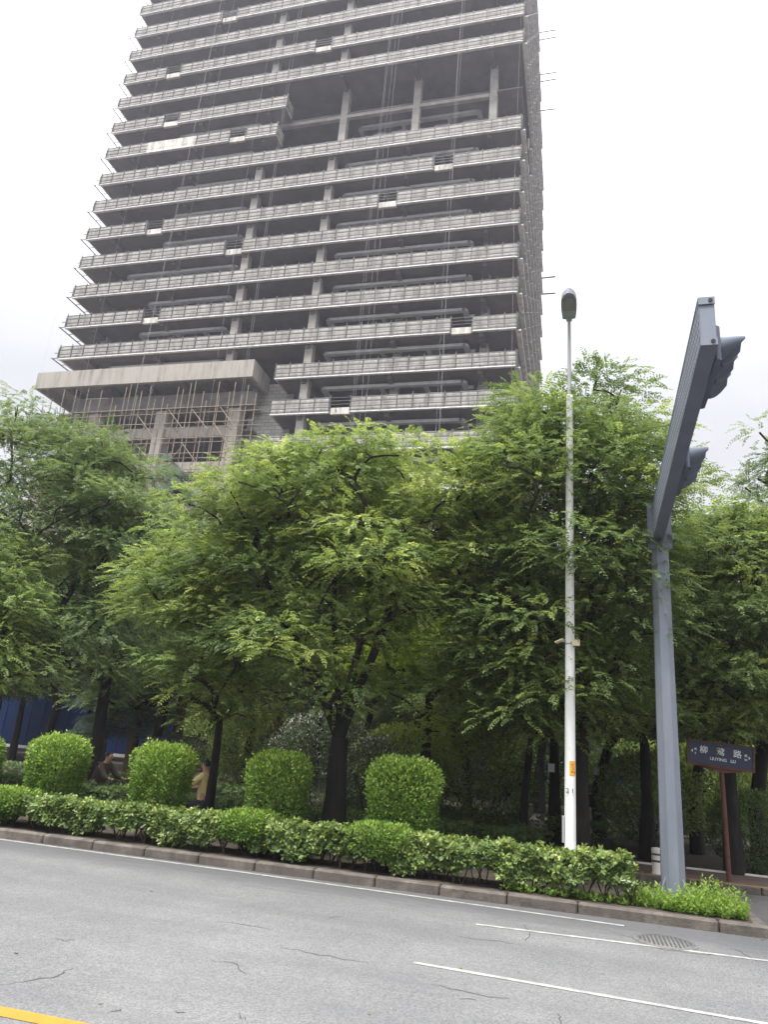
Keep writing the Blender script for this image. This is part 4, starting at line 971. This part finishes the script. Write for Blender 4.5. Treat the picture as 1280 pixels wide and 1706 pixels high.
for z in (.20,.31): b.lathe([(.091,z),(.098,z+.01),(.098,z+.025),(.091,z+.035)], p, 16)
part(b, 'ring', M['kerb'], bo)

# ------------------------------------------------------------------ riders
def skin(name, pts, edges, rad, mt, parent, off, sub=2):
    me = bpy.data.meshes.new(name); me.from_pydata([tuple(Vector(p)-Vector(off)) for p in pts], edges, [])
    o = bpy.data.objects.new(name, me); C.objects.link(o)
    sm = o.modifiers.new('s', 'SKIN'); sm.use_smooth_shade = True
    for i, v in enumerate(me.skin_vertices[0].data): r_ = rad[i]; v.radius = r_ if hasattr(r_, '__len__') else (r_, r_)
    me.skin_vertices[0].data[0].use_root = True
    su = o.modifiers.new('u', 'SUBSURF'); su.levels = sub; su.render_levels = sub
    dg = bpy.context.evaluated_depsgraph_get(); m2 = bpy.data.meshes.new_from_object(o.evaluated_get(dg)); bpy.data.objects.remove(o)
    m2.materials.clear(); m2.materials.append(mt); m2.name = name
    o = bpy.data.objects.new(name, m2); C.objects.link(o)
    if parent: o.parent = parent
    return o
def rider(label, slabel, base, face, top, lean, topmat, zsc=1.):
    """person seated on a small electric scooter, facing +x (face=1) or -x; hands on the bar"""
    bx, by, bz = base; f = face
    def P(a, s, z): return Vector((bx+f*a, by+s, bz+z*zsc))
    sct = thing('electric_scooter', slabel, 'scooter', base, None)
    part(MB().prism([P(-.55,-.11,.32),P(-.5,-.11,.58),P(.02,-.11,.60),P(.08,-.11,.30),P(.42,-.11,.28),P(.48,-.11,.20),P(-.3,-.11,.20)], (0,.22,0)), 'body', M['scooter'], sct)
    part(MB().prism([P(-.56,-.12,.60),P(-.5,-.12,.68),P(.0,-.12,.68),P(.04,-.12,.61)], (0,.24,0)), 'seat', M['black'], sct)
    part(MB().path([P(.58,0,.25),P(.50,0,.6),P(.42,0,.92)], [.035,.05,.03], 8), 'steering_column', M['scooter'], sct)
    part(MB().path([P(.36,-.30,.95),P(.42,-.1,.92),P(.42,.1,.92),P(.36,.30,.95)], .015, 6), 'handlebar', M['black'], sct)
    for a in (-.45,.62):
        c = P(a,0,.2); pts = [c+Vector((math.cos(t)*.17,0,math.sin(t)*.17*zsc)) for t in np.linspace(0,2*math.pi,17)]; part(MB().path(pts, .045, 8), 'wheel', M['rubber'], sct)
    pr_ = thing('person', label, 'person', (bx,by,bz)); o = tuple(pr_.location)
    hip = P(-.22,0,.74); ch = P(-.22+lean*.55,0,1.12); nk = P(-.22+lean*.9,0,1.30); hd_ = P(-.20+lean*1.05,0,1.42); ht = P(-.17+lean*1.1,0,1.52)
    sL = P(-.22+lean*.82,.19,1.25); sR = P(-.22+lean*.82,-.19,1.25)
    eL = P(.02+lean*.5,.25,1.02); eR = P(.02+lean*.5,-.25,1.02); hL = P(.33,.27,.97); hR = P(.33,-.27,.97)
    kL = P(.16,.13,.70); kR = P(.16,-.13,.70); aL = P(.16,.12,.32); aR = P(.16,-.12,.32); tL = P(.34,.12,.29); tR = P(.34,-.12,.29)
    pts = [hip,ch,nk,hd_,ht,sL,eL,hL,sR,eR,hR,P(-.2,.09,.72),kL,aL,tL,P(-.2,-.09,.72),kR,aR,tR]
    ed = [(0,1),(1,2),(2,3),(3,4),(1,5),(5,6),(6,7),(1,8),(8,9),(9,10),(0,11),(11,12),(12,13),(13,14),(0,15),(15,16),(16,17),(17,18)]
    rd = [(.15,.11),(.16,.11),.055,.085,.07,.055,.042,.028,.055,.042,.028,.085,.06,.042,.03,.085,.06,.042,.03]
    skin('body', pts, ed, rd, M['skin'], pr_, o)
    # five fingers on each hand curl over the grip
    for h_, s in ((hL,1),(hR,-1)):
        fb = MB()
        for i in range(4):
            q = h_+Vector((0,(i-1.5)*.019,0)); fb.path([q, q+Vector((f*.045,0,.012)), q+Vector((f*.065,0,-.012)), q+Vector((f*.05,0,-.035))], [.0095,.009,.008,.006], 6)
        q = h_+Vector((0,-s*.035,-.005)); fb.path([q, q+Vector((f*.03,-s*.012,-.02)), q+Vector((f*.055,0,-.032))], [.011,.009,.007], 6)
        part(fb, 'fingers', M['skin'], pr_)
    # top: shell over trunk and upper arms (long sleeves for the jacket)
    sl_ = .62 if topmat == 'shirt' else .95
    eL2 = sL.lerp(eL, sl_*1.3 if topmat == 'shirt' else 1); eR2 = sR.lerp(eR, sl_*1.3 if topmat == 'shirt' else 1)
    pts = [hip-Vector((0,0,.06)),hip,ch,nk-Vector((0,0,.03)),sL,eL2,sR,eR2]; ed = [(0,1),(1,2),(2,3),(2,4),(4,5),(2,6),(6,7)]; rd = [(.175,.145),(.18,.14),(.19,.135),.075,.08,.072,.08,.072]
    if topmat == 'jacket': pts += [hL-Vector((f*.04,0,0)),hR-Vector((f*.04,0,0))]; ed += [(5,8),(7,9)]; rd += [.045,.045]
    skin(top, pts, ed, rd, M[topmat], pr_, o)
    pts = [P(-.22,0,.70),P(-.2,.095,.71),kL,aL+Vector((0,0,.05)),P(-.2,-.095,.71),kR,aR+Vector((0,0,.05))]
    skin('trousers', pts, [(0,1),(1,2),(2,3),(0,4),(4,5),(5,6)], [.12,.105,.08,.06,.105,.08,.06], M['trousers'], pr_, o)
    # hair: cap over skull; nose, eyes
    hb = MB(); V = []; Fs = []
    for i in range(7):
        for j in range(14):
            th = R(8+i*16); ph = 2*math.pi*j/14; back = 1 if -f*math.cos(ph) > -.35 else .55
            rr_ = .098; z_ = math.cos(th*back); r2 = math.sin(th*back)
            V.append(hd_+Vector((rr_*r2*math.cos(ph)*1.08-f*.012, rr_*r2*math.sin(ph)*.9, .035+rr_*1.05*z_)))
    for i in range(6):
        for j in range(14): Fs.append((i*14+j, i*14+(j+1)%14, (i+1)*14+(j+1)%14, (i+1)*14+j))
    Fs.append(tuple(range(14))); hb.add(V, Fs, True); part(hb, 'hair', M['hair'], pr_)
    fb = MB(); fb.path([hd_+Vector((f*.078,0,.03)), hd_+Vector((f*.108,0,-.005)), hd_+Vector((f*.085,0,-.015))], [.012,.017,.01], 6)
    for s in (-1,1): fb.path([hd_+Vector((-f*.01,s*.076,.03)), hd_+Vector((-f*.018,s*.092,.01)), hd_+Vector((-f*.005,s*.078,-.02))], [.012,.016,.01], 6)
    part(fb, 'nose_and_ears', M['skin'], pr_)
    fb = MB()
    for s in (-1,1): fb.lathe([(.004,-.009),(.009,0),(.004,.009)], hd_+Vector((f*.080,s*.032,.03)), 8)
    fb.path([hd_+Vector((f*.083,-.02,-.042)), hd_+Vector((f*.09,0,-.044)), hd_+Vector((f*.083,.02,-.042))], .004, 5)
    part(fb, 'eyes_and_mouth', M['black'], pr_)
yx = at(333,1320,14.2).x
rider('person in pale yellow short sleeved shirt half hidden behind a privet cube', 'dark electric scooter under the rider in the yellow shirt', (yx-.08,14.2,-.17), -1, 'shirt', .06, 'shirt')
bx_ = at(172,1290,16.0).x
rider('person in dark brown jacket leaning forward beyond the low hedge', 'dark electric scooter under the rider in the brown jacket', (bx_+.05,16.0,-.25), 1, 'jacket', .22, 'jacket')

# ------------------------------------------------------------------ air
if HAZE:
    hz = MB().box((-140,-30,-1.5), (120,140,125)).build('haze', None); hz['kind'] = 'stuff'; hz['label'] = 'thin bright haze filling the air over street and tower'; hz['category'] = 'haze'
    hm = bpy.data.materials.new('haze'); hm.use_nodes = True; t = hm.node_tree; t.nodes.clear()
    pv = t.nodes.new('ShaderNodeVolumePrincipled'); pv.inputs['Color'].default_value = (.86,.88,1,1); pv.inputs['Density'].default_value = HAZE; pv.inputs['Anisotropy'].default_value = .3
    oo = t.nodes.new('ShaderNodeOutputMaterial'); t.links.new(pv.outputs[0], oo.inputs['Volume']); hz.data.materials.append(hm)
